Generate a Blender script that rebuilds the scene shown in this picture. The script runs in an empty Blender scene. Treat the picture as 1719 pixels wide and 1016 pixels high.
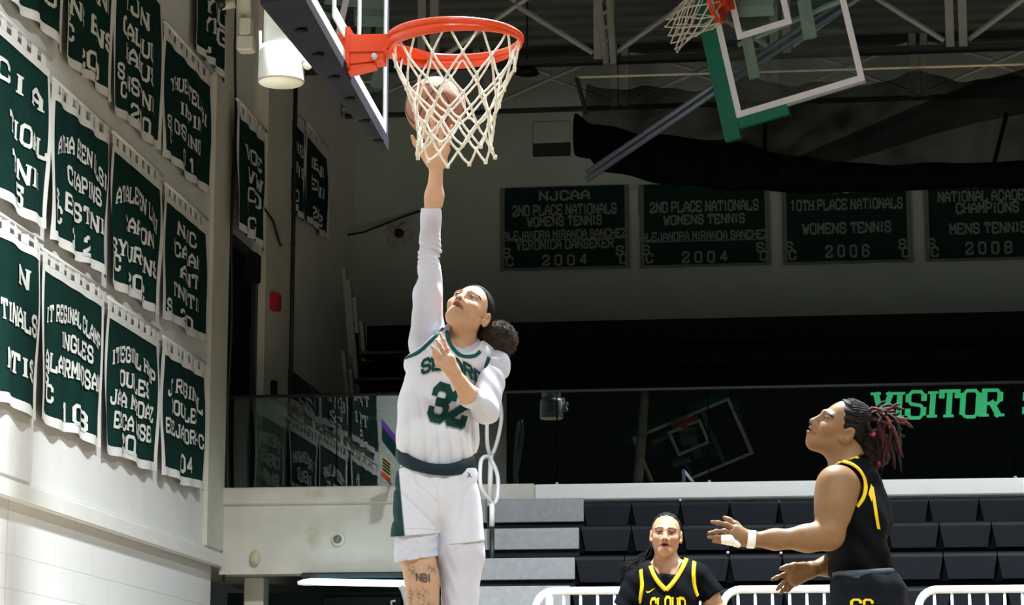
import bpy, math, random
import numpy as np
from mathutils import Vector, Matrix
from mathutils.bvhtree import BVHTree

random.seed(7)
S = bpy.context.scene
COL = S.collection

# ------------------------------------------------------------------ camera
FPX, TH, PH = 4200.0, math.radians(10.55), math.radians(7.2)
CAM = np.array([0.0, 0.0, 0.56])
R_ = np.array([math.cos(PH), math.sin(PH), 0.0])
F_ = np.array([-math.sin(PH), math.cos(PH), 0.0])
Z_ = np.array([0.0, 0.0, 1.0])
FC = F_ * math.cos(TH) + Z_ * math.sin(TH)
UC = -F_ * math.sin(TH) + Z_ * math.cos(TH)
cd = bpy.data.cameras.new('camera')
cd.sensor_width = 36.0
cd.lens = FPX / 1719.0 * 36.0
cd.clip_end = 200
cam = bpy.data.objects.new('camera', cd)
COL.objects.link(cam)
cam.location = CAM
cam.rotation_euler = (math.pi / 2 + TH, 0, PH)
S.camera = cam

# ------------------------------------------------------------------ world, lamps, exposure
S.view_settings.view_transform = 'Standard'
S.view_settings.look = 'None'
S.view_settings.gamma = 1.0
S.view_settings.use_curve_mapping = False
S.view_settings.exposure = 0.0
W = bpy.data.worlds.new('world')
S.world = W
W.use_nodes = True
W.node_tree.nodes['Background'].inputs[0].default_value = (0.86, 1.0, 0.97, 1)
W.node_tree.nodes['Background'].inputs[1].default_value = 0.018


def area(name, loc, aim, size, power, spread, col=(0.90, 0.965, 1.0)):
    L = bpy.data.lights.new(name, 'AREA')
    L.shape = 'DISK'
    L.size = size
    L.energy = power
    L.spread = math.radians(spread)
    L.color = col
    o = bpy.data.objects.new(name, L)
    COL.objects.link(o)
    o.location = loc
    o.rotation_euler = (Vector(aim) - Vector(loc)).to_track_quat('-Z', 'Y').to_euler()
    return o


# high-bay lamps over the court, shaded so that the upper walls stay dim
for (lx, ly, e) in ((-0.6, 3.4, 330), (3.6, 3.4, 520), (8.0, 3.4, 380),
                    (-0.7, 10.9, 1400), (3.6, 13.2, 640), (8.0, 13.2, 420),
                    (2.0, -2.5, 420), (6.0, -2.5, 300)):
    area('high_bay_lamp', (lx, ly, 7.35), (lx, ly, 0), 0.7, e, 134)


# ------------------------------------------------------------------ projection helpers (photo pixel -> world point on a real plane)
def ray(px, py):
    return R_ * ((px - 859.5) / FPX) - UC * ((py - 508.0) / FPX) + FC


def PX(px, py, d):
    r = ray(px, py)
    return CAM + r * (d / (r @ F_))


def PA(px, py, ax, v):
    r = ray(px, py)
    return CAM + r * ((v - CAM[ax]) / r[ax])


# ------------------------------------------------------------------ materials
MATS = {}


def mat(name, col, rough=0.6, metal=0.0, var=0.0, vscale=8.0, bump=0.0, bscale=60.0, spec=0.5, emit=0.0, alpha=1.0,
        sheen=0.0, stretch=None, attr=False, trans=0.0, sss=0.0, wear=None):
    if name in MATS:
        return MATS[name]
    m = bpy.data.materials.new(name)
    m.use_nodes = True
    nt = m.node_tree
    b = nt.nodes['Principled BSDF']
    b.inputs['Base Color'].default_value = (*col, 1)
    b.inputs['Roughness'].default_value = rough
    b.inputs['Metallic'].default_value = metal
    b.inputs['Specular IOR Level'].default_value = spec
    b.inputs['Alpha'].default_value = alpha
    b.inputs['Transmission Weight'].default_value = trans
    if sheen:
        b.inputs['Sheen Weight'].default_value = sheen
    if sss:
        b.inputs['Subsurface Weight'].default_value = sss
        b.inputs['Subsurface Radius'].default_value = (0.012, 0.005, 0.003)
        b.inputs['Subsurface Scale'].default_value = 1.0
    if emit:
        b.inputs['Emission Color'].default_value = (*col, 1)
        b.inputs['Emission Strength'].default_value = emit
    tc = nt.nodes.new('ShaderNodeTexCoord')
    mp = nt.nodes.new('ShaderNodeMapping')
    nt.links.new(tc.outputs['Object'], mp.inputs[0])
    if stretch:
        mp.inputs['Scale'].default_value = stretch
    src = None
    if attr:
        at = nt.nodes.new('ShaderNodeAttribute')
        at.attribute_name = 'tint'
        src = at.outputs['Color']
    if var:
        n = nt.nodes.new('ShaderNodeTexNoise')
        n.inputs['Scale'].default_value = vscale
        n.inputs['Detail'].default_value = 6
        nt.links.new(mp.outputs[0], n.inputs['Vector'])
        rp = nt.nodes.new('ShaderNodeMapRange')
        rp.inputs['From Min'].default_value = 0.3
        rp.inputs['From Max'].default_value = 0.7
        rp.inputs['To Min'].default_value = 1 - var
        rp.inputs['To Max'].default_value = 1 + var
        nt.links.new(n.outputs[0], rp.inputs[0])
        mx = nt.nodes.new('ShaderNodeVectorMath')
        mx.operation = 'SCALE'
        if src:
            nt.links.new(src, mx.inputs[0])
        else:
            mx.inputs[0].default_value = col
        nt.links.new(rp.outputs[0], mx.inputs['Scale'])
        src = mx.outputs[0]
    if wear:
        n = nt.nodes.new('ShaderNodeTexNoise')
        n.inputs['Scale'].default_value = wear[1]
        n.inputs['Detail'].default_value = 8
        nt.links.new(mp.outputs[0], n.inputs['Vector'])
        rp = nt.nodes.new('ShaderNodeMapRange')
        rp.inputs['From Min'].default_value = wear[2]
        rp.inputs['From Max'].default_value = wear[2] + 0.08
        nt.links.new(n.outputs[0], rp.inputs[0])
        mx = nt.nodes.new('ShaderNodeMix')
        mx.data_type = 'RGBA'
        nt.links.new(rp.outputs[0], mx.inputs[0])
        if src:
            nt.links.new(src, mx.inputs[6])
        else:
            mx.inputs[6].default_value = (*col, 1)
        mx.inputs[7].default_value = (*wear[0], 1)
        src = mx.outputs[2]
    if src:
        nt.links.new(src, b.inputs['Base Color'])
    if bump:
        n = nt.nodes.new('ShaderNodeTexNoise')
        n.inputs['Scale'].default_value = bscale
        n.inputs['Detail'].default_value = 4
        nt.links.new(mp.outputs[0], n.inputs['Vector'])
        bp = nt.nodes.new('ShaderNodeBump')
        bp.inputs['Strength'].default_value = bump
        bp.inputs['Distance'].default_value = 0.01
        nt.links.new(n.outputs[0], bp.inputs['Height'])
        nt.links.new(bp.outputs[0], b.inputs['Normal'])
    MATS[name] = m
    return m


M_WALL = mat('painted wall', (0.84, 0.835, 0.81), 0.7, var=0.05, vscale=2.5, bump=0.15, bscale=40)
M_BEIGE = mat('beige plaster', (0.66, 0.64, 0.55), 0.75, var=0.07, vscale=3, bump=0.12, bscale=30)
M_FAR = mat('far wall paint', (0.46, 0.545, 0.50), 0.8, var=0.08, vscale=1.5, bump=0.15, bscale=30)
M_TRIM = mat('white trim paint', (0.84, 0.83, 0.79), 0.5, var=0.03, vscale=4)
M_LEDGE = mat('white ledge paint', (0.86, 0.87, 0.86), 0.5, var=0.03, vscale=3)
M_DECK = mat('roof deck steel', (0.22, 0.235, 0.225), 0.6, 0.2, var=0.15, vscale=3)
M_STEEL = mat('grey painted steel', (0.36, 0.375, 0.35), 0.5, 0.2, var=0.1, vscale=5)
M_WOOD = mat('maple floor', (0.30, 0.235, 0.16), 0.35, var=0.12, vscale=3, stretch=(0.4, 8, 1))
M_BLACK = mat('black plastic', (0.007, 0.010, 0.012), 0.6, spec=.15, var=0.2, vscale=5)
M_VOID = mat('black matt', (0.003, 0.004, 0.004), 0.9, spec=0.1, var=0.2, vscale=4)
M_SEAT = mat('charcoal seat plastic', (0.0045, 0.0068, 0.0105), 0.55, spec=.15, var=0.15, vscale=6, bump=0.1, bscale=120)
M_GREY = mat('grey deck panel', (0.27, 0.285, 0.30), 0.55, var=0.1, vscale=25)
M_GREEN = mat('banner green cloth', (0.002, 0.027, 0.021), 0.75, var=0.15, vscale=5, bump=0.1, bscale=300, spec=0.2)
M_HEM = mat('banner white cloth', (0.78, 0.77, 0.74), 0.8, var=0.05, vscale=10, spec=0.2)
M_LETTER = mat('banner letter felt', (0.72, 0.73, 0.69), 0.85, var=0.06, vscale=30, spec=0.2)
M_ORANGE = mat('orange rim paint', (0.66, 0.052, 0.005), 0.34, var=0.08, vscale=20)
M_CORD = mat('net cord', (0.74, 0.70, 0.60), 0.85, var=0.1, vscale=60, bump=0.4, bscale=250, spec=0.2)
M_PAD = mat('navy board padding', (0.010, 0.012, 0.020), 0.8, var=0.2, vscale=6, spec=.12)
M_PADG = mat('green board padding', (0.003, 0.16, 0.10), 0.55, var=0.1, vscale=6)
M_WLINE = mat('white board line', (0.88, 0.88, 0.95), 0.5, var=0.02, vscale=10)
M_FRAME = mat('board frame metal', (0.42, 0.43, 0.44), 0.4, 0.5, var=0.1, vscale=8)
M_CREAM = mat('cream enamel', (0.74, 0.72, 0.60), 0.5, var=0.06, vscale=10)
M_WHITE = mat('white enamel', (0.50, 0.51, 0.48), 0.4, var=0.04, vscale=10)
M_RED = mat('red alarm box', (0.45, 0.01, 0.015), 0.4, var=0.1, vscale=10)
M_RAIL = mat('white rail paint', (0.84, 0.85, 0.87), 0.35, var=0.03, vscale=10)
M_DARKSTEEL = mat('dark steel', (0.03, 0.034, 0.036), 0.45, 0.3, var=0.15, vscale=8)
M_VIS = mat('green vinyl letters', (0.012, 0.55, 0.19), 0.5, var=0.03, vscale=10)
M_NETC = mat('black curtain', (0.0025, 0.003, 0.003), 0.95, spec=0.03, var=0.3, vscale=6)
M_BAND = mat('yellow rail paint', (0.72, 0.62, 0.42), 0.5, var=0.05, vscale=10)


def glass(name, tint, alpha_fac, rough=0.0, ior=1.5):
    """thin pane: mirror reflection by Fresnel over a tinted see-through"""
    m = bpy.data.materials.new(name)
    m.use_nodes = True
    nt = m.node_tree
    for n in list(nt.nodes):
        nt.nodes.remove(n)
    out = nt.nodes.new('ShaderNodeOutputMaterial')
    mix = nt.nodes.new('ShaderNodeMixShader')
    tr = nt.nodes.new('ShaderNodeBsdfTransparent')
    gl = nt.nodes.new('ShaderNodeBsdfGlossy')
    fr = nt.nodes.new('ShaderNodeFresnel')
    mul = nt.nodes.new('ShaderNodeMath')
    mul.operation = 'MULTIPLY'
    mul.inputs[1].default_value = alpha_fac
    mul.use_clamp = True
    tr.inputs[0].default_value = (*tint, 1)
    gl.inputs['Roughness'].default_value = rough
    fr.inputs[0].default_value = ior
    nt.links.new(fr.outputs[0], mul.inputs[0])
    nt.links.new(mul.outputs[0], mix.inputs[0])
    nt.links.new(tr.outputs[0], mix.inputs[1])
    nt.links.new(gl.outputs[0], mix.inputs[2])
    nt.links.new(mix.outputs[0], out.inputs[0])
    MATS[name] = m
    return m


M_GLASS = glass('railing glass', (0.62, 0.78, 0.76), 2.1)
M_BGLASS = glass('backboard glass', (0.80, 0.90, 0.90), 1.0)


def net_material():
    m = bpy.data.materials.new('curtain netting')
    m.use_nodes = True
    nt = m.node_tree
    b = nt.nodes['Principled BSDF']
    b.inputs['Base Color'].default_value = (0.006, 0.007, 0.007, 1)
    b.inputs['Roughness'].default_value = 0.95
    b.inputs['Specular IOR Level'].default_value = 0.1
    n = nt.nodes.new('ShaderNodeTexNoise')
    n.inputs['Scale'].default_value = 1.6
    tc = nt.nodes.new('ShaderNodeTexCoord')
    nt.links.new(tc.outputs['Object'], n.inputs['Vector'])
    rp = nt.nodes.new('ShaderNodeMapRange')
    rp.inputs['From Min'].default_value = 0.35
    rp.inputs['From Max'].default_value = 0.65
    rp.inputs['To Min'].default_value = 0.66
    rp.inputs['To Max'].default_value = 0.95
    nt.links.new(n.outputs[0], rp.inputs[0])
    nt.links.new(rp.outputs[0], b.inputs['Alpha'])
    return m


M_NETTING = net_material()


# ------------------------------------------------------------------ mesh builder
def link_mesh(name, V, Fc, mats, parent=None, smooth=False, mi=None, tint=None):
    me = bpy.data.meshes.new(name)
    me.from_pydata([tuple(map(float, v)) for v in V], [], [tuple(map(int, q)) for q in Fc])
    for m in (mats if isinstance(mats, (list, tuple)) else [mats]):
        me.materials.append(m)
    if mi is not None:
        me.polygons.foreach_set('material_index', np.asarray(mi, dtype=np.int32))
    if smooth:
        me.polygons.foreach_set('use_smooth', np.ones(len(me.polygons), dtype=bool))
    if tint is not None:
        a = me.color_attributes.new('tint', 'FLOAT_COLOR', 'POINT')
        c = np.ones((len(V), 4), dtype=np.float32)
        c[:, :3] = tint
        a.data.foreach_set('color', c.ravel())
    me.update()
    o = bpy.data.objects.new(name, me)
    COL.objects.link(o)
    if parent is not None:
        adopt(o, parent)
    return o


def world_mat(o):
    m = o.matrix_basis.copy()
    while o.parent is not None:
        m = o.parent.matrix_basis @ o.matrix_parent_inverse @ m
        o = o.parent
    return m


def adopt(o, parent):
    o.parent = parent
    o.matrix_parent_inverse = world_mat(parent).inverted()


class MB:
    def __init__(s):
        s.v, s.f = [], []

    def add(s, V, Fc):
        k = len(s.v)
        s.v += [tuple(map(float, p)) for p in V]
        s.f += [tuple(int(i) + k for i in q) for q in Fc]
        return s

    def box(s, lo, hi, bev=0.0):
        (x0, y0, z0), (x1, y1, z1) = lo, hi
        if bev <= 0:
            s.add([(x0, y0, z0), (x1, y0, z0), (x1, y1, z0), (x0, y1, z0), (x0, y0, z1), (x1, y0, z1), (x1, y1, z1), (x0, y1, z1)],
                  [(0, 3, 2, 1), (4, 5, 6, 7), (0, 1, 5, 4), (1, 2, 6, 5), (2, 3, 7, 6), (3, 0, 4, 7)])
        else:
            b = bev
            prof = [(x0 + b, y0), (x1 - b, y0), (x1, y0 + b), (x1, y1 - b), (x1 - b, y1), (x0 + b, y1), (x0, y1 - b), (x0, y0 + b)]
            cx, cy = (x0 + x1) / 2, (y0 + y1) / 2
            pin = [(cx + (x - cx) * max(0, 1 - 2 * b / max(x1 - x0, 1e-6)), cy + (y - cy) * max(0, 1 - 2 * b / max(y1 - y0, 1e-6))) for x, y in prof]
            V = [(x, y, z0) for x, y in pin] + [(x, y, z0 + b) for x, y in prof] + [(x, y, z1 - b) for x, y in prof] + [(x, y, z1) for x, y in pin]
            Fq = [tuple(range(7, -1, -1)), tuple(range(24, 32))]
            for r in range(3):
                for i in range(8):
                    j = (i + 1) % 8
                    Fq.append((r * 8 + i, r * 8 + j, r * 8 + 8 + j, r * 8 + 8 + i))
            s.add(V, Fq)
        return s

    def hexa(s, P):
        """8 corners: four bottom (ccw) then four top"""
        return s.add(P, [(0, 3, 2, 1), (4, 5, 6, 7), (0, 1, 5, 4), (1, 2, 6, 5), (2, 3, 7, 6), (3, 0, 4, 7)])

    def prism(s, poly, d):
        """closed 3D polygon pushed along vector d"""
        n = len(poly)
        P = [np.array(p, float) for p in poly]
        V = P + [p + np.array(d, float) for p in P]
        Fq = [tuple(range(n - 1, -1, -1)), tuple(range(n, 2 * n))]
        for i in range(n):
            j = (i + 1) % n
            Fq.append((i, j, n + j, n + i))
        return s.add(V, Fq)

    def tube(s, pts, r, n=8, closed=False, caps=True, flat=1.0, up=None):
        P = np.array(pts, float)
        N = len(P)
        rr = np.full(N, r) if np.isscalar(r) else np.array(r, float)
        if closed:
            T = np.roll(P, -1, 0) - np.roll(P, 1, 0)
        else:
            T = np.gradient(P, axis=0)
        T /= np.linalg.norm(T, axis=1)[:, None] + 1e-12
        a = np.array([0, 0, 1.0]) if abs(T[0, 2]) < 0.9 else np.array([1.0, 0, 0])
        if up is not None:
            a = np.array(up, float)
        U = np.cross(T[0], a)
        U /= np.linalg.norm(U)
        V = []
        for i in range(N):
            if up is not None:
                U = np.cross(T[i], a)
            else:
                U = U - T[i] * (U @ T[i])
            U /= np.linalg.norm(U) + 1e-12
            B = np.cross(T[i], U)
            for k in range(n):
                t = 2 * math.pi * k / n
                V.append(P[i] + rr[i] * (math.cos(t) * U + math.sin(t) * B * flat))
        Fq = []
        for i in range(N if closed else N - 1):
            i2 = (i + 1) % N
            for k in range(n):
                k2 = (k + 1) % n
                Fq.append((i * n + k, i * n + k2, i2 * n + k2, i2 * n + k))
        if caps and not closed:
            Fq.append(tuple(range(n - 1, -1, -1)))
            Fq.append(tuple((N - 1) * n + k for k in range(n)))
        return s.add(V, Fq)

    def lathe(s, prof, c, n=24, ax=None, bx=None, nx=None):
        """profile [(r, h)] about axis nx through c"""
        ax = np.array(ax if ax is not None else (1, 0, 0), float)
        bx = np.array(bx if bx is not None else (0, 1, 0), float)
        nx = np.array(nx if nx is not None else (0, 0, 1), float)
        c = np.array(c, float)
        V = []
        for (r, h) in prof:
            for k in range(n):
                t = 2 * math.pi * k / n
                V.append(c + nx * h + r * (math.cos(t) * ax + math.sin(t) * bx))
        Fq = []
        for i in range(len(prof) - 1):
            for k in range(n):
                k2 = (k + 1) % n
                Fq.append((i * n + k, i * n + k2, (i + 1) * n + k2, (i + 1) * n + k))
        if prof[0][0] > 1e-6:
            Fq.append(tuple(range(n - 1, -1, -1)))
        if prof[-1][0] > 1e-6:
            Fq.append(tuple((len(prof) - 1) * n + k for k in range(n)))
        return s.add(V, Fq)

    def grid(s, fn, nu, nv):
        V = [fn(i / nu, j / nv) for j in range(nv + 1) for i in range(nu + 1)]
        w = nu + 1
        return s.add(V, [(j * w + i, j * w + i + 1, (j + 1) * w + i + 1, (j + 1) * w + i) for j in range(nv) for i in range(nu)])

    def build(s, name, m, parent=None, smooth=False):
        return link_mesh(name, s.v, s.f, m, parent, smooth)


def tag(o, label=None, cat=None, group=None, kind=None):
    if label:
        o['label'] = label
    if cat:
        o['category'] = cat
    if group:
        o['group'] = group
    if kind:
        o['kind'] = kind
    return o


def thing(name, label, cat, loc, group=None):
    o = bpy.data.objects.new(name, None)
    COL.objects.link(o)
    o.location = tuple(map(float, loc))
    o.empty_display_size = 0.1
    return tag(o, label, cat, group)


def struct(name, mb, m, smooth=False):
    return tag(mb.build(name, m, None, smooth), kind='structure')


def copy_tree(o, parent=None):
    c = o.copy()
    COL.objects.link(c)
    if parent is not None:
        c.parent = parent
    for ch in list(o.children):
        copy_tree(ch, c)
    return c


# ------------------------------------------------------------------ block lettering (own stroke font, 4 x 6 cell)
G = {
    'A': [[(0, 0), (0, 3.8), (2, 6), (4, 3.8), (4, 0)], [(0, 2.4), (4, 2.4)]],
    'B': [[(0, 0), (0, 6), (3.2, 6), (4, 5.2), (4, 3.8), (3.2, 3.1), (4, 2.4), (4, .8), (3.2, 0), (0, 0)], [(0, 3.1), (3.2, 3.1)]],
    'C': [[(4, 4.4), (4, 5.1), (3.1, 6), (.9, 6), (0, 5.1), (0, .9), (.9, 0), (3.1, 0), (4, .9), (4, 1.6)]],
    'D': [[(0, 0), (0, 6), (3, 6), (4, 5), (4, 1), (3, 0), (0, 0)]],
    'E': [[(4, 5), (4, 6), (0, 6), (0, 0), (4, 0), (4, 1)], [(0, 3), (2.8, 3)]],
    'F': [[(4, 5), (4, 6), (0, 6), (0, 0)], [(0, 3), (2.8, 3)]],
    'G': [[(4, 4.6), (4, 5.1), (3.1, 6), (.9, 6), (0, 5.1), (0, .9), (.9, 0), (3.1, 0), (4, .9), (4, 2.8), (2.4, 2.8)]],
    'H': [[(0, 0), (0, 6)], [(4, 0), (4, 6)], [(0, 3), (4, 3)]],
    'I': [[(2, 0), (2, 6)]],
    'J': [[(3.6, 6), (3.6, .9), (2.8, 0), (1, 0), (.2, .9), (.2, 2)]],
    'K': [[(0, 0), (0, 6)], [(4, 6), (.4, 2.8)], [(1.6, 3.6), (4, 0)]],
    'L': [[(0, 6), (0, 0), (4, 0), (4, 1.4)]],
    'M': [[(0, 0), (0, 6), (2, 2.4), (4, 6), (4, 0)]],
    'N': [[(0, 0), (0, 6), (4, 0), (4, 6)]],
    'O': [[(.9, 0), (0, .9), (0, 5.1), (.9, 6), (3.1, 6), (4, 5.1), (4, .9), (3.1, 0), (.9, 0)]],
    'P': [[(0, 0), (0, 6), (3.2, 6), (4, 5.2), (4, 3.6), (3.2, 2.8), (0, 2.8)]],
    'R': [[(0, 0), (0, 6), (3.2, 6), (4, 5.2), (4, 3.8), (3.2, 3), (0, 3)], [(2, 3), (4, 0)]],
    'S': [[(4, 4.5), (4, 5.1), (3.1, 6), (.9, 6), (0, 5.1), (0, 4), (.8, 3.2), (3.2, 2.8), (4, 2), (4, .9), (3.1, 0), (.9, 0), (0, .9), (0, 1.5)]],
    'T': [[(2, 0), (2, 6)], [(0, 5), (0, 6), (4, 6), (4, 5)]],
    'U': [[(0, 6), (0, .9), (.9, 0), (3.1, 0), (4, .9), (4, 6)]],
    'V': [[(0, 6), (2, 0), (4, 6)]],
    'W': [[(-.3, 6), (.9, 0), (2, 4), (3.1, 0), (4.3, 6)]],
    'X': [[(0, 6), (4, 0)], [(0, 0), (4, 6)]],
    'Y': [[(0, 6), (2, 3), (4, 6)], [(2, 3), (2, 0)]],
    'Z': [[(0, 5), (0, 6), (4, 6), (0, 0), (4, 0), (4, 1)]],
    '0': [[(.9, 0), (0, .9), (0, 5.1), (.9, 6), (3.1, 6), (4, 5.1), (4, .9), (3.1, 0), (.9, 0)]],
    '1': [[(.9, 5), (2.1, 6), (2.1, 0)]],
    '2': [[(0, 4.6), (0, 5.1), (.9, 6), (3.1, 6), (4, 5.1), (4, 3.8), (0, 1), (0, 0), (4, 0), (4, 1)]],
    '3': [[(0, 4.8), (0, 5.1), (.9, 6), (3.1, 6), (4, 5.1), (4, 3.9), (3.1, 3.1), (4, 2.3), (4, .9), (3.1, 0), (.9, 0), (0, .9), (0, 1.3)], [(1.5, 3.1), (3.1, 3.1)]],
    '4': [[(3, 0), (3, 6), (0, 2), (4, 2)]],
    '5': [[(4, 5), (4, 6), (.2, 6), (0, 3.3), (3.1, 3.6), (4, 2.7), (4, .9), (3.1, 0), (.9, 0), (0, .9)]],
    '6': [[(4, 4.8), (3.1, 6), (.9, 6), (0, 5.1), (0, .9), (.9, 0), (3.1, 0), (4, .9), (4, 2.4), (3.1, 3.2), (0, 3.2)]],
    '7': [[(0, 5), (0, 6), (4, 6), (1.6, 0)]],
    '8': [[(.9, 3.1), (0, 3.9), (0, 5.1), (.9, 6), (3.1, 6), (4, 5.1), (4, 3.9), (3.1, 3.1), (.9, 3.1), (0, 2.3), (0, .9), (.9, 0), (3.1, 0), (4, .9), (4, 2.3), (3.1, 3.1)]],
    '9': [[(0, 1.2), (.9, 0), (3.1, 0), (4, .9), (4, 5.1), (3.1, 6), (.9, 6), (0, 5.1), (0, 3.8), (.9, 2.9), (4, 2.9)]],
    '-': [[(.6, 3), (3.4, 3)]],
    ' ': [],
}


def glyph_quads(ch, t=1.15, serif=0.75, thin=None):
    """list of (p0, p1, halfwidth) strokes of one letter"""
    out = []
    for pl in G[ch]:
        n = len(pl)
        for i in range(n - 1):
            a, b = np.array(pl[i], float), np.array(pl[i + 1], float)
            d = b - a
            L = np.linalg.norm(d)
            w = t / 2
            if thin is not None and abs(d[0]) > abs(d[1]) * 0.9:
                w = thin / 2
            e = d / L * (w * 0.55)
            out.append((a - (e if i > 0 else d / L * (w * 0.9 if pl[0][1] not in (0, 6) else 0.0)), b + (e if i < n - 2 else d / L * (w * 0.9 if pl[-1][1] not in (0, 6) else 0.0)), w))
        if serif:
            for q, o in ((pl[0], pl[1]), (pl[-1], pl[-2])):
                if pl[0] == pl[-1] or q[1] not in (0, 6) or ch in 'STZE2' and q != (2, 0) or ch in '0123456789':
                    continue
                if abs(o[1] - q[1]) > abs(o[0] - q[0]) * 1.0:
                    y = q[1] + (0.3 if q[1] == 0 else -0.3)
                    out.append((np.array((q[0] - t / 2 - serif * .6, y)), np.array((q[0] + t / 2 + serif * .6, y)), 0.32))
    return out


def text_mesh(mb, txt, fn, height, t=1.15, serif=0.75, gap=1.9, width=None, sub=0.9, center=True, slant=0.0, thin=None, each=None):
    """lay the letters of txt; fn(x, y, e) -> 3D point lifted by e; x centred, y from 0..height"""
    k = height / 6.0
    adv = [(2.6 if c == ' ' else (1.6 + gap if c == 'I' else 4 + gap)) for c in txt]
    tot = sum(adv) - gap
    sx = k if width is None else width / tot
    x = -tot / 2 if center else 0.0
    cnt = 0
    for c, a in zip(txt, adv):
        off = -1.2 if c == 'I' else 0.0
        if each is not None:
            mb = MB()
        for (p, q, w) in glyph_quads(c, t, serif, thin):
            d = q - p
            L = np.linalg.norm(d)
            if L < 1e-6:
                continue
            nn = np.array((-d[1], d[0])) / L * w
            n = max(1, int(math.ceil(L / sub)))
            cnt += 1
            V = []
            for i in range(n + 1):
                for sgn in (1, 0, -1):
                    u = p + d * (i / n) + nn * sgn
                    V.append(fn((x + off + u[0] + slant * u[1]) * sx, u[1] * k, cnt * 1.2e-4))
            mb.add(V, [(3 * i + j, 3 * i + j + 1, 3 * i + j + 4, 3 * i + j + 3) for i in range(n) for j in (0, 1)])
        x += a
        if each is not None and mb.v:
            each(mb)
    return mb
# ================================================================== THE SETTING
XW = -4.75          # banner wall
YB = 19.25          # balcony front
YF = 24.7           # far wall
struct('floor', MB().box((-5.6, -16, -0.1), (16, 27, 0)), M_WOOD)

# left (banner) wall: thicker upper wall overhanging the lower one
struct('wall_left', MB().box((-5.25, 2, 2.14), (XW, YF + .3, 8.2)), M_WALL)


def block_wall():
    m = bpy.data.materials.new('painted block wall')
    m.use_nodes = True
    nt = m.node_tree
    b = nt.nodes['Principled BSDF']
    b.inputs['Roughness'].default_value = 0.55
    tc = nt.nodes.new('ShaderNodeTexCoord')
    mp = nt.nodes.new('ShaderNodeMapping')
    mp.inputs['Rotation'].default_value = (0, math.pi / 2, math.pi / 2)
    sx = nt.nodes.new('ShaderNodeSeparateXYZ')
    cx = nt.nodes.new('ShaderNodeCombineXYZ')
    nt.links.new(tc.outputs['Object'], sx.inputs[0])
    nt.links.new(sx.outputs['Y'], cx.inputs['X'])
    nt.links.new(sx.outputs['Z'], cx.inputs['Y'])
    br = nt.nodes.new('ShaderNodeTexBrick')
    br.inputs['Scale'].default_value = 1.0
    br.inputs['Brick Width'].default_value = 0.8
    br.inputs['Row Height'].default_value = 0.2
    br.inputs['Mortar Size'].default_value = 0.006
    br.inputs['Mortar Smooth'].default_value = 0.4
    br.inputs['Color1'].default_value = (0.90, 0.90, 0.89, 1)
    br.inputs['Color2'].default_value = (0.88, 0.88, 0.87, 1)
    br.inputs['Mortar'].default_value = (0.80, 0.80, 0.77, 1)
    nt.links.new(cx.outputs[0], br.inputs['Vector'])
    nt.links.new(br.outputs['Color'], b.inputs['Base Color'])
    bp = nt.nodes.new('ShaderNodeBump')
    bp.invert = True
    bp.inputs['Strength'].default_value = 0.4
    bp.inputs['Distance'].default_value = 0.004
    nt.links.new(br.outputs['Fac'], bp.inputs['Height'])
    nt.links.new(bp.outputs[0], b.inputs['Normal'])
    return m


M_BLOCK = block_wall()
lw = MB()
lw.box((-5.25, 14.265, 0), (XW - .05, YB - .06, 2.14))
lw.box((-5.25, 2, 0), (XW - .05, 14.25, 2.14))
struct('wall_left_lower', lw, M_BLOCK)
struct('trim_1', MB().box((XW - .02, 2, 2.11), (XW + .035, YB - .02, 2.215), .006), M_TRIM)
struct('trim_2', MB().box((XW - .02, 2, 2.20), (XW + .012, YB - .02, 2.245), .004), M_TRIM)
# shallow pilaster that carries the nearest banners, its face chipped
pil = MB().box((XW - .02, 2, 2.24), (XW + .03, 14.43, 8.0))
struct('wall_left_pilaster', pil, mat('chipped wall paint', (0.76, 0.755, 0.73), .7, var=.06, vscale=6, bump=.3, bscale=25, wear=((.25, .24, .22), 14, .70)))
struct('wall_left_corner', MB().box((XW - .02, 18.72, 2.24), (XW + .03, YB, 8.0)), M_BEIGE)  # beige instead of wall white: the strip's shadow is in the colour
struct('wall_back', MB().box((-5.6, YF, 0), (16, YF + .3, 8.2)), M_FAR)
struct('wall_left_beyond', MB().box((XW - .02, 20.25, 2.7), (XW + .10, 21.2, 8.0)), M_BEIGE)
struct('dark_doorway_panel', MB().box((XW - .02, YB + .12, 2.7), (XW + .015, 20.1, 4.72)), M_VOID)  # flat black panel in place of the doorway's shaded recess
struct('trim_3', MB().box((XW - .02, 20.1, 2.7), (XW + .05, 20.2, 4.8)).box((XW - .02, YB + .08, 4.72), (XW + .05, 20.2, 4.8)), M_DARKSTEEL)

# ceiling: ribbed roof deck
cl = MB()
y = 2.0
while y < YF:
    cl.box((-5.4, y, 7.62), (16, y + .16, 7.72))
    cl.box((-5.4, y + .16, 7.70), (16, y + .32, 7.80))
    y += .32
struct('ceiling', cl, M_DECK)

# balcony
M_PAINTCHIP = mat('stained beige fascia', (0.66, 0.645, 0.575), .7, var=.08, vscale=4, bump=.1, bscale=30, wear=((.52, .47, .33), 2.2, .66))
fz = MB().box((XW, YB, 2.055), (10, YB + .25, 2.66))
struct('wall_balcony_front', fz, M_PAINTCHIP)
struct('trim_4', MB().box((XW, YB - .03, 2.60), (-2.25, YB + .3, 2.735), .01), M_PAINTCHIP)
struct('trim_5', MB().box((-2.25, YB - .05, 2.60), (10, YB + .3, 2.725), .01), mat('white ledge with chips', (0.86, 0.87, 0.86), .5, var=.03, vscale=3, wear=((.05, .05, .05), 3.1, .745), stretch=(1, 1, 6)))
struct('floor_balcony', MB().box((XW, YB + .25, 2.56), (10, YF, 2.66)), M_GREY)
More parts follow.
